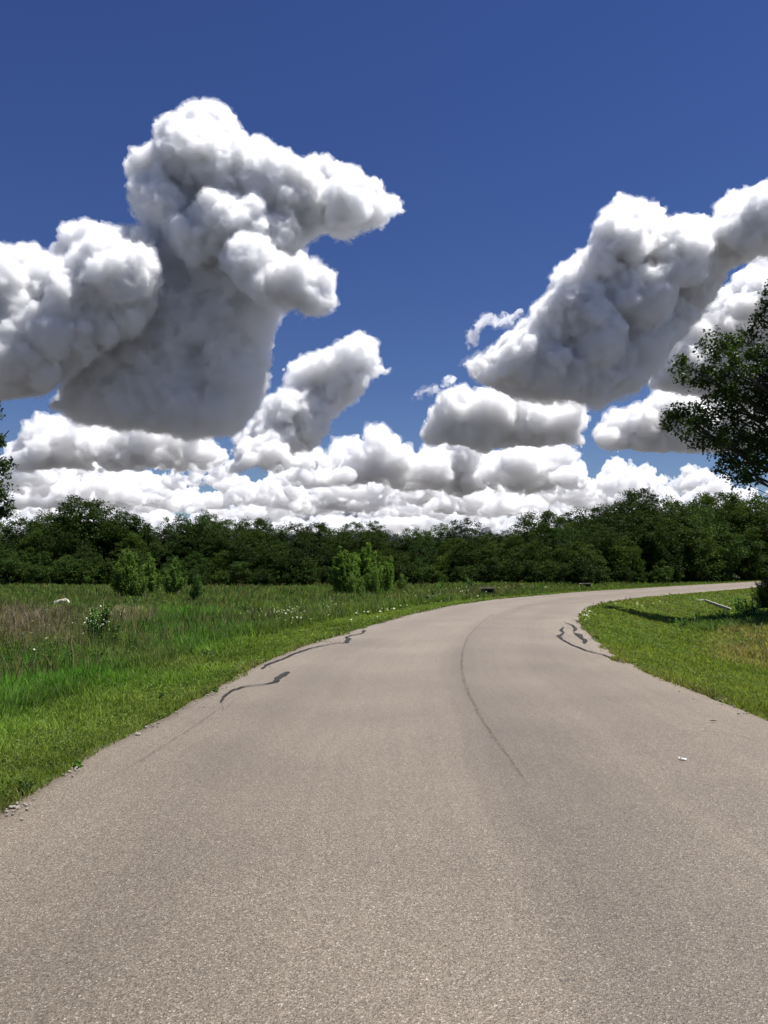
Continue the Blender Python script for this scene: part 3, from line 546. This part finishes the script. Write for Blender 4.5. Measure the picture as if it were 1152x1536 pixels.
weed(243, 1052, 1040, 8, 6, 'small sprig alone on the mown verge', .6, 0, 3, None)
weed(310, 990, 975, 26, 61, 'low dark weed at the lower edge of the tall green grass', .45, 0, 9)
weed(52, 925, 905, 22, 62, 'dark weed left of the pale boulder', .5, 0, 8)
weed(205, 912, 893, 30, 63, 'dark weed at the foot of the bushy willow thicket', .4, 0, 12)
weed(545, 900, 880, 24, 64, 'weed at the foot of the central willow clump', .6, 0, 10)
weed(705, 882, 866, 14, 66, 'grassy weed left of the nearer drain box', .8, 0, 9)
weed(660, 888, 870, 14, 67, 'grassy weed behind the small post', .8, 0, 9)
weed(1048, 938, 918, 20, 68, 'pale leafy weed at the left tip of the dark ditch', .9, 1, 9, 'weeds in the ditch')
weed(1020, 942, 926, 24, 69, 'low weed in front of the left tip of the dark ditch', .6, 0, 10, 'weeds in the ditch')
weed(1085, 932, 914, 26, 70, 'dark weed in the middle of the ditch', .35, 0, 10, 'weeds in the ditch')
weed(1125, 930, 896, 36, 71, 'tall loose weed below the dark bush', .45, 0, 16, 'weeds in the ditch')
weed(1108, 918, 892, 22, 72, 'tall weed right of the concrete edging', .8, 0, 10, 'weeds in the ditch')
weed(38, 1193, 1176, 26, 73, 'dark clump of weeds at the left road edge, nearest the viewer', .45, 0, 10, 'weeds at the road edge')
weed(113, 1157, 1147, 22, 75, 'small weed tuft at the left road edge beside pale gravel', .8, 0, 7, 'weeds at the road edge')
weed(320, 1046, 1034, 22, 74, 'weed tuft biting into the left road edge by the tar strip', .7, 0, 10, 'weeds at the road edge')

print("T grass",round(time.time()-T0,1))
# ------------------------------------------------------------------ small things
def box(mb, c, s, rz=0, bev=.0, seed=0, rough=.0):
    """a box whose edges are chamfered and corners slightly worn"""
    rng = np.random.default_rng(seed); bev = bev or min(s) * .08; P_ = []
    import itertools
    hx, hy, hzz = s[0] / 2, s[1] / 2, s[2] / 2
    me = bpy.data.meshes.new('t'); import bmesh; bm = bmesh.new(); bmesh.ops.create_cube(bm, size=1)
    for v in bm.verts: v.co = Vector((v.co.x * s[0], v.co.y * s[1], v.co.z * s[2]))
    bmesh.ops.bevel(bm, geom=bm.edges[:], offset=bev, segments=2, profile=.6, affect='EDGES'); bmesh.ops.triangulate(bm, faces=bm.faces[:])
    V = np.array([v.co[:] for v in bm.verts]); Tt = np.array([[v.index for v in f.verts] for f in bm.faces]); bm.free(); bpy.data.meshes.remove(me)
    V += rng.normal(size=V.shape) * rough; cz, sz = math.cos(rz), math.sin(rz); V = np.stack([V[:, 0] * cz - V[:, 1] * sz, V[:, 0] * sz + V[:, 1] * cz, V[:, 2]], 1) + np.array(c); mb.add(V, t=Tt)
def drain(px, base, wpx, label, rz):
    q = ground_at(px, base); w_ = wpx / F * q[1]; root = empty('drain_box', q, rz); mb = MB()
    for sx_ in (-1, 1): box(mb, (sx_ * w_ * .42, 0, .16), (w_ * .12, .5, .62), seed=1, rough=.004)
    box(mb, (0, .2, .16), (w_ * .72, .1, .62), seed=2, rough=.004); mb.build('box_wall', M['dark_concrete'], root)
    mb = MB(); box(mb, (0, -.02, .51), (w_ * 1.08, .62, .075), seed=3, rough=.004); mb.build('lid', M['concrete'], root); tag(root, label, 'drain', 'small drain boxes beyond the road')
drain(731, 892, 19, 'drain box with pale flat lid among brown weeds, nearer of the two', .25)
drain(878, 883, 15, 'drain box with pale lid below the dark trees, farther of the two', .5)
q = ground_at(640, 906); root = empty('marker_post', q); mb = MB(); z_ = np.linspace(-.1, .36, 8); mb.tube(np.stack([.02 * np.sin(z_ * 9), 0 * z_, z_], 1), [.10, .10, .095, .1, .095, .1, .09, .085], 9); mb.tube([(0, 0, .355), (0, 0, .365), (0, 0, .37)], [.085, .05, .001], 9); mb.build('post', M['wood'], root, False)
mb = MB(); box(mb, (0, 0, .40), (.24, .16, .07), seed=5, rough=.004); mb.build('cap', M['dark_concrete'], root); tag(root, 'short dark wooden post at the left road edge left of the drain boxes', 'post')
# pale boulder in the field
import bmesh
bm = bmesh.new(); bmesh.ops.create_icosphere(bm, subdivisions=4, radius=1); V = np.array([v.co[:] for v in bm.verts]); Tt = np.array([[v.index for v in f.verts] for f in bm.faces]); bm.free()
def rock(V, s, seed):
    rng = np.random.default_rng(seed); V = V.copy()
    for k in range(9): n = unit(rng.normal(size=3)); d_ = V @ n; lim = .55 + .3 * rng.random(); V -= np.outer(np.clip(d_ - lim, 0, None), n)
    V += .03 * np.stack([vnoise(V[:, 0] * 4 + 9, V[:, 2] * 4 + V[:, 1] * 3, 1, seed), vnoise(V[:, 1] * 4, V[:, 0] * 4, 1, seed + 1), vnoise(V[:, 2] * 4, V[:, 1] * 4, 1, seed + 2)], 1)
    return V * s
q = ground_at(90, 911); mb = MB(); mb.add(rock(V, (.55, .42, .36), 4) + q + [0, 0, .2], t=Tt); tag(mb.build('boulder', M['rock'], smooth=False), 'pale pinkish boulder lying in the grass far left', 'boulder')
# concrete edging in the ditch
a = ground_at(1058, 901.5); b_ = ground_at(1096, 915); c_ = ground_at(1048, 901.8); root = empty('concrete_edging', a); mb = MB()
def beam(mb, p0, p1, w_, hgt, seed):
    p0 = np.array(p0); p1 = np.array(p1); n = 9; L_ = p1 - p0; sd_ = unit(np.array([-L_[1], L_[0], 0])) * w_ / 2; rng = np.random.default_rng(seed); t = np.linspace(0, 1, n); ring = []
    for k in t: c = p0 + L_ * k; j = rng.normal(size=3) * .006; ring += [c - sd_ + [0, 0, -.2], c + sd_ + [0, 0, -.2], c + sd_ + [0, 0, hgt - .02] + j, c + sd_ * .8 + [0, 0, hgt] + j, c - sd_ * .8 + [0, 0, hgt] + j, c - sd_ + [0, 0, hgt - .02] + j]
    i = np.arange(n - 1)[:, None] * 6; j = np.arange(6)[None]; q_ = np.stack([i + j, i + (j + 1) % 6, i + 6 + (j + 1) % 6, i + 6 + j], -1).reshape(-1, 4); cap = [[0, 1, 2, 3], [0, 3, 4, 5]]; e0 = (n - 1) * 6
    mb.add(np.array(ring), q=np.concatenate([q_, cap, np.array(cap) + e0]))
beam(mb, (0, 0, 0), b_ - a, .11, .10, 1); mb.build('long_kerb', M['concrete'], root); mb = MB(); beam(mb, (-.09, .02, 0), c_ - a, .11, .10, 2); mb.build('short_kerb', M['concrete'], root)
tag(root, 'thin pale L-shaped concrete edging in the grass inside the bend', 'edging')
# gravel along the edges of the road
bm = bmesh.new(); bmesh.ops.create_icosphere(bm, subdivisions=1, radius=1); Vs = np.array([v.co[:] for v in bm.verts]); Ts = np.array([[v.index for v in f.verts] for f in bm.faces]); bm.free()
gp = []
for (x, y, sx_, sy_, n, s) in [(14, 1213, 26, 9, 240, .017), (100, 1158, 26, 5, 200, .015), (205, 1104, 10, 3, 60, .018), (232, 1089, 8, 2, 60, .016), (318, 1043, 7, 3, 50, .02), (1087, 1047, 12, 3, 260, .018), (1110, 1056, 22, 4, 60, .018), (930, 988, 8, 5, 70, .02), (935, 990, 10, 5, 60, .02), (882, 925, 6, 6, 60, .04), (500, 962, 30, 3, 90, .02), (470, 966, 10, 3, 60, .02), (600, 928, 15, 2, 60, .03), (650, 915, 15, 1, 50, .03), (30, 1186, 30, 12, 40, .014)]:
    for k in range(n // 5): q = on_ground(x + rng.normal() * sx_ * .5, y + rng.normal() * sy_ * .7, 0.0); gp.append((q[0], q[1], s * .6))
e = np.concatenate([np.column_stack([oj[60:900], np.zeros(840)])[::1], np.column_stack([ij[60:900], np.zeros(840)])]); e = e[(e[:, 1] > 2) & (e[:, 1] < 60)]
for k in range(1500): q = e[rng.integers(len(e))]; gp.append((q[0] + rng.normal() * .09, q[1] + rng.normal() * .09, .009 + .0002 * q[1]))
gp = np.array(gp); inr, do, di = info_fast(gp[:, :2]); zz = np.where(inr, .012, np.maximum(height(gp[:, :2]), -.05)); n = len(gp)
sc3 = gp[:, 2][:, None] * (.35 + .9 * rng.random((n, 1))) * (1 + .5 * rng.random((n, 3))) * [1, 1, .6]; an = rng.random(n) * 6.28; VV = Vs[None] * sc3[:, None] * (1 + .25 * rng.normal(size=(n, len(Vs), 1)) * .6)
VV = np.stack([VV[..., 0] * np.cos(an)[:, None] - VV[..., 1] * np.sin(an)[:, None], VV[..., 0] * np.sin(an)[:, None] + VV[..., 1] * np.cos(an)[:, None], VV[..., 2]], -1) + np.column_stack([gp[:, :2], zz])[:, None]
TT = (Ts[None] + (np.arange(n) * len(Vs))[:, None, None]).reshape(-1, 3)
tag(mesh_np('gravel', VV.reshape(-1, 3), TT, M['gravel']), 'pale crumbled gravel scattered along both road edges', 'gravel', kind='stuff')
# litter on the road
q = on_ground(1024, 1139, .016); mb = MB(); gxx, gyy = np.meshgrid(np.linspace(-1, 1, 7), np.linspace(-1, 1, 5)); zc = .006 + .006 * vnoise(gxx.ravel() * 2 + 5, gyy.ravel() * 2, 1, 5) + .004 * np.abs(gxx.ravel())
Vp = np.column_stack([gxx.ravel() * .026 * (1 + .3 * vnoise(gyy.ravel() * 2, gxx.ravel(), .6, 9)), gyy.ravel() * .016 + gxx.ravel() * -.012, zc]); i = np.arange(35).reshape(5, 7); mb.add(Vp + q, q=np.stack([i[:-1, :-1], i[:-1, 1:], i[1:, 1:], i[1:, :-1]], -1).reshape(-1, 4))
sp_ = mb.build('paper_scrap', M['paper']); tag(sp_, 'tiny white scrap lying on the right part of the road', 'litter')
q = on_ground(1070, 1082, .018); mb = MB(); gxx, gyy = np.meshgrid(np.linspace(-1, 1, 9), np.linspace(-1, 1, 3)); wv = .012 * (1 - gxx.ravel()**2); Vp = np.column_stack([gxx.ravel() * .045, gyy.ravel() * wv, .004 + .01 * np.abs(gyy.ravel()) * (1 - gxx.ravel()**2)]); i = np.arange(27).reshape(3, 9)
mb.add(Vp + q, q=np.stack([i[:-1, :-1], i[:-1, 1:], i[1:, 1:], i[1:, :-1]], -1).reshape(-1, 4), c=(.05, .035, .02)); tag(mb.build('fallen_leaf', M['wood']), 'small dark dry leaf on the road near the right verge', 'leaf')

print("T small",round(time.time()-T0,1))
# ------------------------------------------------------------------ clouds
def cloud_mat(D, den=.07, ani=.25, alb=None):
    m = bpy.data.materials.new('cloud_vapour'); m.use_nodes = True; N = m.node_tree.nodes; N.clear(); out = N.new('ShaderNodeOutputMaterial')
    v = N.new('ShaderNodeVolumeScatter'); v.inputs['Color'].default_value = (*(alb or ((.997, .9985, 1) if D < 8000 else (.955, .966, .982))), 1); v.inputs['Density'].default_value = den * 4500 / D; v.inputs['Anisotropy'].default_value = ani  # distant clouds get a greyer colour in place of haze
    m.node_tree.links.new(v.outputs[0], out.inputs['Volume']); m.cycles.homogeneous_volume = True; return m
def cloud_piece(rng, poly, D, rmax, T, rmin=5):
    poly = np.array(poly, float); lo_, hi_ = poly.min(0), poly.max(0); n = int(np.prod(hi_ - lo_) / (rmin * rmin) * 1.2)
    p = lo_ + rng.random((n, 2)) * (hi_ - lo_); p = p[inside(p, poly)]; d = polydist(p, poly, True)
    r = np.clip(d * .9, rmin * .6, rmax); k = rng.random(len(r)) < (rmin / r) ** 1.5; p, d, r = p[k], d[k], r[k]; s = D / F
    off = (rng.random(len(r)) * 2 - 1) * T * np.sqrt(np.minimum(1, d / (rmax * 1.6)))
    return at_depth(p[:, 0], p[:, 1], D + off * s), r * s
def kids(rng, c, r, n, kr, rmin):
    m = r > rmin; C = np.repeat(c[m], n, 0); R = np.repeat(r[m], n); v = unit(rng.normal(size=C.shape)); v[:, 2] = np.where(v[:, 2] < -.3, -v[:, 2], v[:, 2])
    return C + v * (R * .86)[:, None], R * kr * (.6 + .8 * rng.random(len(R)))
def cloud_group(vox, s, amp, zlo, zhi, grow=0.0, namp=19.0, nscale=13.0):
    g = bpy.data.node_groups.new('vapour', 'GeometryNodeTree'); g.interface.new_socket('Geometry', in_out='INPUT', socket_type='NodeSocketGeometry'); g.interface.new_socket('Geometry', in_out='OUTPUT', socket_type='NodeSocketGeometry')
    N = g.nodes; L = g.links.new; gi = N.new('NodeGroupInput'); go = N.new('NodeGroupOutput')
    mp = N.new('GeometryNodeMeshToPoints'); at = N.new('GeometryNodeInputNamedAttribute'); at.data_type = 'FLOAT'; at.inputs[0].default_value = 'rad'
    pv = N.new('GeometryNodePointsToVolume'); pv.resolution_mode = 'VOXEL_SIZE'; pv.inputs['Voxel Size'].default_value = vox; pv.inputs['Density'].default_value = 1
    vm = N.new('GeometryNodeVolumeToMesh'); vm.resolution_mode = 'GRID'; vm.inputs['Threshold'].default_value = .1
    L(gi.outputs[0], mp.inputs['Mesh']); L(at.outputs['Attribute'], mp.inputs['Radius']); L(mp.outputs[0], pv.inputs['Points']); L(at.outputs['Attribute'], pv.inputs['Radius']); L(pv.outputs[0], vm.inputs['Volume'])
    geo = vm.outputs[0]; pos = N.new('GeometryNodeInputPosition'); nrm = N.new('GeometryNodeInputNormal')
    dist = N.new('ShaderNodeTexNoise'); dist.inputs['Scale'].default_value = 1 / (26 * s); dist.inputs['Detail'].default_value = 3; L(pos.outputs[0], dist.inputs['Vector'])
    wv = N.new('ShaderNodeVectorMath'); wv.operation = 'MULTIPLY_ADD'; wv.inputs[1].default_value = (22 * s,) * 3; L(dist.outputs['Color'], wv.inputs[0]); L(pos.outputs[0], wv.inputs[2])
    tot = None
    for size, a in ((17, 8), (9, 6.5), (4.5, 4)):
        vo = N.new('ShaderNodeTexVoronoi'); vo.inputs['Scale'].default_value = 1 / (size * s); L(wv.outputs[0], vo.inputs['Vector'])
        mm = N.new('ShaderNodeMath'); mm.operation = 'MULTIPLY_ADD'; mm.inputs[1].default_value = -a * s * amp; mm.inputs[2].default_value = a * s * .45 * amp + grow * s / 3; L(vo.outputs['Distance'], mm.inputs[0])
        if tot is None: tot = mm.outputs[0]
        else: ad = N.new('ShaderNodeMath'); ad.operation = 'ADD'; L(tot, ad.inputs[0]); L(mm.outputs[0], ad.inputs[1]); tot = ad.outputs[0]
    sv = N.new('ShaderNodeVectorMath'); sv.operation = 'SCALE'; L(nrm.outputs[0], sv.inputs[0]); L(tot, sv.inputs['Scale'])
    no = N.new('ShaderNodeTexNoise'); no.inputs['Scale'].default_value = 1 / (nscale * s); no.inputs['Detail'].default_value = 5; no.inputs['Roughness'].default_value = .74; L(pos.outputs[0], no.inputs['Vector'])
    sb = N.new('ShaderNodeVectorMath'); sb.operation = 'SUBTRACT'; sb.inputs[1].default_value = (.5, .5, .5); L(no.outputs['Color'], sb.inputs[0]); s2 = N.new('ShaderNodeVectorMath'); s2.operation = 'MULTIPLY_ADD'; s2.inputs[1].default_value = (namp * s * amp,) * 3; L(sb.outputs[0], s2.inputs[0]); L(sv.outputs[0], s2.inputs[2])
    nb = N.new('ShaderNodeTexNoise'); nb.inputs['Scale'].default_value = 1 / (46 * s); nb.inputs['Detail'].default_value = 3; L(pos.outputs[0], nb.inputs['Vector']); bb = N.new('ShaderNodeVectorMath'); bb.operation = 'MULTIPLY_ADD'; bb.inputs[1].default_value = (44 * s * amp,) * 3; L(nb.outputs['Color'], bb.inputs[0])
    bb.inputs[2].default_value = (-22 * s * amp,) * 3; b3 = N.new('ShaderNodeVectorMath'); b3.operation = 'ADD'; L(bb.outputs[0], b3.inputs[0]); L(s2.outputs[0], b3.inputs[1]); s2 = b3
    xyz = N.new('ShaderNodeSeparateXYZ'); L(pos.outputs[0], xyz.inputs[0]); zr = N.new('ShaderNodeMapRange'); zr.inputs[1].default_value = zlo; zr.inputs[2].default_value = zhi; zr.inputs[3].default_value = .3; L(xyz.outputs[2], zr.inputs[0])
    s3 = N.new('ShaderNodeVectorMath'); s3.operation = 'SCALE'; L(s2.outputs[0], s3.inputs[0]); L(zr.outputs[0], s3.inputs['Scale'])
    sp = N.new('GeometryNodeSetPosition'); L(geo, sp.inputs['Geometry']); L(s3.outputs[0], sp.inputs['Offset'])
    mv = N.new('GeometryNodeMeshToVolume'); mv.resolution_mode = 'VOXEL_SIZE'; mv.inputs['Voxel Size'].default_value = vox; mv.inputs['Interior Band Width'].default_value = vox * 1.5; L(sp.outputs[0], mv.inputs['Mesh'])
    v2 = N.new('GeometryNodeVolumeToMesh'); v2.resolution_mode = 'GRID'; v2.inputs['Threshold'].default_value = .1; L(mv.outputs[0], v2.inputs['Volume']); L(v2.outputs[0], go.inputs[0]); return g
def puffs(rng, pieces, rmin, D, smooth=False):
    CC = []; RR = []
    for (poly, Dp, rmax, T) in pieces:
        c, r = cloud_piece(rng, poly, Dp, rmax, T, rmin); s = Dp / F
        if smooth: CC.append(c); RR.append(r * .97); continue
        c1, r1 = kids(rng, c, r * .95, 7, .33, 5.5 * s); c3, r3 = kids(rng, c, r * .95, 18, .22, 8 * s); c2, r2 = kids(rng, c1, r1, 9, .38, 4.2 * s); CC += [c, c1, c2, c3]; RR += [r * .86, r1, r2, r3]
    C = np.concatenate(CC); me = bpy.data.meshes.new('cloud'); me.vertices.add(len(C)); me.vertices.foreach_set('co', C.astype('f').ravel())
    a = me.attributes.new('rad', 'FLOAT', 'POINT'); a.data.foreach_set('value', np.concatenate(RR).astype('f')); return me, C
def bake(name, me, mat_, *a):
    o = link(bpy.data.objects.new(name, me)); m = o.modifiers.new('g', 'NODES'); m.node_group = cloud_group(*a)
    dg = bpy.context.evaluated_depsgraph_get(); me2 = bpy.data.meshes.new_from_object(o.evaluated_get(dg)); o.modifiers.clear(); o.data = me2; me2.materials.clear(); me2.materials.append(mat_); me2.shade_smooth(); print(name, len(me2.polygons), round(time.time() - T0, 1)); return o
def cloud(label, pieces, seed, D, voxel=1.6, den=.044, rmin=5, amp=1.0, ani=.3, halo=1.35, base=None, fringe=False):
    rng = np.random.default_rng(seed); me, C = puffs(rng, pieces, rmin, D); s_ = D / F; zl, zh = np.percentile(C[:, 2], 3), np.percentile(C[:, 2], 60)
    if halo:
        ob = bake('cloud', me, cloud_mat(D, den * .2, ani), voxel * s_ * 1.25, s_, amp, zl, zh, 1.3 * halo, 40.0, 15.0)
        core = bake('dense_core', me, cloud_mat(D, den, ani), voxel * s_, s_, amp, zl, zh, -.7 * halo); core.parent = ob
        if fringe:
            rg2 = np.random.default_rng(seed); me, C = puffs(rg2, pieces, rmin, D); f_ = bake('wispy_fringe', me, cloud_mat(D, den * .07, ani), voxel * s_ * 1.35, s_, amp, zl - 1e5, zl - 9e4, 1.5, 46.0, 8.0); f_.parent = ob
    else: ob = bake('cloud', me, cloud_mat(D, den, ani), voxel * s_, s_, amp, zl, zh)
    if base:
        me, C = puffs(rng, base, rmin, D, True); b_ = bake('shaded_base', me, cloud_mat(D, den * .6, ani, (.895, .92, .96)), voxel * s_ * 1.3, s_, .8, -1e6, -9e5, 1.0, 60.0, 28.0); b_.parent = ob  # darker, bluer scatter colour paints shade into the base
        me, C = puffs(rng, base, rmin, D, True); b_ = bake('soft_fringe', me, cloud_mat(D, den * .13, ani), voxel * s_ * 1.6, s_, .8, -1e6, -9e5, 5.0, 75.0, 22.0); b_.parent = ob
    return tag(ob, label, 'cloud')
def humps(x, base, wd_, ht, seed, n=4, lean=0.0, foot=.18):
    """cumulus outline: several domes of different height over a nearly flat base"""
    r = np.random.default_rng(seed); t = np.linspace(0, 1, 26); top = np.full(26, foot)
    for k in range(n): c = (k + .5 + r.uniform(-.35, .35)) / n; w_ = (.8 + .7 * r.random()) / n * .7; a = (.45 + .55 * r.random()) * (1 - .75 * abs(c - .5)); top = np.maximum(top, a * np.sqrt(np.clip(1 - ((t - c) / w_)**2, 0, 1)))
    top *= np.sqrt(np.sin(np.clip(t, .03, .97) * math.pi)); top /= top.max()
    up_ = [(x + (a - .5) * wd_ + lean * ht * b_, base - ht * b_) for a, b_ in zip(t, top)]
    return up_ + [(x + (a - .5) * wd_ * .97, base + 3 + 5.5 * r.normal()) for a in np.linspace(1, 0, 7)]
D = 4500
top = [(192, 300), (190, 255), (200, 228), (228, 214), (234, 187), (262, 174), (285, 154), (322, 152), (345, 167), (360, 190), (362, 208), (385, 207), (420, 222), (445, 250), (490, 238), (520, 247), (550, 270), (572, 266), (577, 290), (603, 302), (610, 320), (588, 330), (560, 342), (525, 362), (480, 350), (455, 368), (430, 400), (330, 420), (240, 400), (207, 330)]
lob = [(335, 355), (365, 347), (400, 352), (418, 380), (440, 392), (455, 374), (480, 387), (500, 402), (508, 420), (506, 460), (488, 478), (460, 475), (420, 470), (380, 450), (340, 420), (330, 380)]
lef = [(-90, 372), (30, 370), (80, 382), (95, 345), (115, 334), (170, 342), (205, 337), (235, 370), (250, 430), (215, 500), (190, 510), (105, 572), (70, 594), (0, 606), (-90, 600)]
body = [(252, 300), (285, 285), (322, 300), (345, 360), (430, 400), (440, 440), (408, 490), (402, 560), (385, 615), (350, 650), (300, 655), (230, 645), (170, 640), (110, 628), (84, 612), (92, 588), (112, 555), (130, 500), (190, 430), (240, 380)]
cloud('towering cumulus with a dark base and a long arm, left half of the sky', [(top, D, 50, 80), (lob, D - 420, 36, 55), (lef, D - 250, 50, 80),  ([(60, 605), (110, 592), (170, 600), (150, 622), (90, 616)], D, 10, 20)], 1, D, 1.4, fringe=True, base=[(body, D - 40, 34, 14), (body, D + 420, 60, 80)])  # second body piece: unseen depth added behind to darken the front
rb = [(880, 372), (895, 345), (905, 312), (930, 294), (960, 294), (985, 312), (992, 337), (1030, 320), (1060, 324), (1075, 347), (1072, 312), (1090, 292), (1115, 285), (1152, 274), (1290, 250), (1300, 420), (1152, 385), (1100, 400), (1080, 430), (1060, 470), (1035, 495), (1000, 540), (960, 585), (900, 606), (840, 604), (760, 594), (705, 570), (695, 548), (722, 532), (760, 502), (792, 482), (797, 457), (825, 432), (832, 402)]
cloud('broad white cumulus climbing to the upper right with a grey flat base', [(rb, 4080, 50, 70), ([(880, 385), (898, 330), (930, 300), (965, 305), (985, 340), (975, 390), (930, 420), (890, 420)], 3850, 26, 40), ([(980, 350), (1020, 326), (1060, 332), (1072, 360), (1060, 420), (1010, 440), (985, 400)], 3820, 28, 40), ([(1062, 350), (1085, 305), (1130, 285), (1200, 280), (1200, 370), (1110, 385)], 3850, 26, 40), ([(800, 470), (832, 420), (870, 390), (900, 430), (890, 480), (840, 510)], 3840, 24, 36), ([(702, 560), (712, 540), (745, 524), (770, 500), (800, 490), (815, 520), (780, 560), (730, 578)], 3800, 20, 30), ([(1075, 470), (1110, 440), (1152, 400), (1300, 380), (1300, 480), (1152, 480), (1110, 485)], 4700, 30, 40)], 2, 4000, 1.4, fringe=True, base=[([(705, 560), (740, 535), (800, 520), (870, 505), (940, 470), (1020, 455), (1050, 470), (1000, 540), (960, 588), (900, 609), (840, 607), (760, 597)], 3960, 34, 14)])
cloud('pale cumulus showing behind the oak below the big right cloud', [([(965, 585), (985, 535), (1015, 492), (1055, 452), (1092, 425), (1152, 372), (1300, 360), (1300, 620), (1152, 625), (1060, 600)], 5200, 34, 50)], 3, 5200, 2)
cloud('grey-bottomed cumulus left of the oak above the wood', [([(888, 655), (902, 635), (930, 620), (962, 602), (990, 578), (1030, 573), (1100, 580), (1200, 600), (1200, 685), (1000, 682), (900, 678)], 6000, 26, 40)], 4, 6000, 1.8)
cloud('leaning cumulus tower in the gap between the two largest clouds', [([(540, 499), (562, 510), (566, 540), (578, 558), (560, 575), (530, 600), (510, 625), (490, 655), (465, 690), (430, 702), (380, 702), (350, 685), (348, 655), (372, 640), (397, 602), (422, 585), (428, 562), (450, 542), (490, 522)], 6560, 24, 40), ([(398, 606), (412, 592), (436, 588), (448, 604), (440, 640), (415, 640)], 6300, 14, 20), ([(500, 520), (528, 502), (556, 508), (562, 540), (540, 562), (508, 556)], 6330, 17, 24), ([(556, 548), (578, 552), (580, 562), (560, 572)], 6400, 8, 10), (humps(410, 706, 150, 62, 33, 3), 6200, 18, 40)], 5, 6500, 1.5, fringe=True)
cloud('low cumulus bank tucked beneath the dark base of the left cloud', [(humps(165, 704, 330, 84, 3, 5), 7200, 24, 90), (humps(70, 694, 130, 72, 4, 2), 7000, 22, 60), (humps(240, 692, 210, 78, 14, 3), 6800, 20, 60), (humps(110, 700, 190, 84, 17, 3), 6900, 20, 60)], 6, 7200, 1.8)
cloud('cumulus shelf below the left end of the broad right cloud', [([(640, 640), (650, 618), (668, 600), (690, 578), (730, 582), (790, 588), (850, 592), (884, 606), (880, 640), (860, 668), (760, 672), (680, 668)], 5600, 26, 90), (humps(705, 670, 150, 96, 15, 3), 5450, 24, 50), (humps(810, 672, 140, 74, 16, 3), 5450, 20, 50)], 7, 5600, 1.7)
cloud('wide cumulus bank stretching across the centre above the wood', [(humps(560, 730, 260, 76, 8, 5), 8500, 28, 90), (humps(740, 736, 300, 100, 9, 5), 8800, 30, 90), (humps(600, 724, 170, 92, 10, 3), 8200, 30, 70), (humps(800, 728, 190, 84, 11, 3), 8100, 30, 70), (humps(480, 728, 120, 62, 12, 3), 8000, 24, 70)], 8, 8500, 2)
low = [(40, 738, 200, 80, 10500), (175, 752, 190, 66, 10900), (310, 732, 150, 62, 10100), (420, 752, 150, 46, 10600), (545, 752, 200, 60, 11400), (735, 770, 210, 70, 11800), (850, 742, 150, 66, 10400), (945, 748, 140, 62, 9800), (1050, 740, 130, 40, 10300), (1240, 745, 190, 60, 11000),
       (-40, 766, 190, 56, 14800), (110, 776, 220, 50, 15300), (250, 768, 190, 54, 14600), (380, 778, 210, 46, 15800), (500, 770, 180, 48, 15200), (640, 779, 230, 52, 16200), (800, 772, 210, 44, 15400), (930, 774, 190, 48, 14900), (1090, 770, 220, 40, 15800),
       (60, 800, 360, 46, 22500), (340, 802, 360, 44, 23500), (620, 800, 360, 46, 22800), (880, 800, 340, 44, 23200), (1160, 798, 340, 42, 22500)]
cloud('long pale cloud bank lying behind all the others along the horizon', [(humps(576, 840, 1700, 152, 91, 17), 32000, 22, 40)], 90, 32000, 1.8, amp=.8, halo=0)
for k, (x, yb, wd_, ht, lb) in enumerate([(150, 764, 420, 92, 'wide pale cumulus showing over the nearer rows at the far left'), (420, 766, 260, 74, 'pale cumulus heap behind the foot of the leaning tower'), (590, 764, 260, 100, 'tallest of the pale heaps behind the wide central bank'), (790, 766, 300, 96, 'pale cumulus heap behind the right half of the central bank'), (985, 762, 200, 70, 'pale cumulus heap showing low beside the oak')]):
    cloud(lb, [(humps(x, yb, wd_, ht, 120 + k, 6), 13200, 18, 50)], 120 + k, 13200, 1.7, rmin=4.5, amp=.9, halo=0)['group'] = 'pale cumulus heaps behind the nearer low clouds'
PL = ['far left', 'left of the dome crown', 'above the dome crown', 'above the left willows', 'left of the central willows', 'above the central willows', 'above the middle of the wood', 'above the drain boxes', 'left of the oak', 'behind the oak', 'beyond the right edge']
ROWN = ['upper horizon cumulus', 'middle horizon cumulus', 'lowest farthest cumulus']; seen = {}
for k, (x, yb, wd_, ht, Dc) in enumerate(low):
    rk = 0 if k < 10 else 1 if k < 19 else 2; pk = (rk, min(10, max(0, int((x + 60) / 1300 * 10.9)))); seen[pk] = seen.get(pk, 0) + 1
    lb = f'{ROWN[rk]}, {PL[pk[1]]}' + (', the one to its right' if seen[pk] > 1 else ''); o = cloud(lb, [(humps(x, yb, wd_, ht, 60 + k, 4), Dc, 14, 90)], 50 + k, Dc, 1.6, rmin=4.2, amp=.9, halo=0); o['group'] = 'small cumulus above the horizon'
wis = [([(700, 500), (712, 485), (745, 472), (780, 470), (790, 476), (760, 486), (730, 498), (718, 520), (700, 530)], 3950, .022), ([(615, 598), (628, 584), (645, 578), (648, 586), (630, 598), (618, 604)], 5200, .02), ([(655, 580), (668, 570), (688, 568), (690, 576), (670, 584)], 5200, .03)]
WL = ['thin curling wisp off the left shoulder of the broad right cloud', 'faint wisp alone in the blue left of the cloud shelf', 'small wisp just above the left tip of the cloud shelf']
for k, (pl, Dc, dn_) in enumerate(wis): cloud(WL[k], [(pl, Dc, 8, 12)], 80 + k, Dc, 1.3, den=dn_, rmin=2.5, amp=1.3)
print('script', round(time.time() - T0, 1))
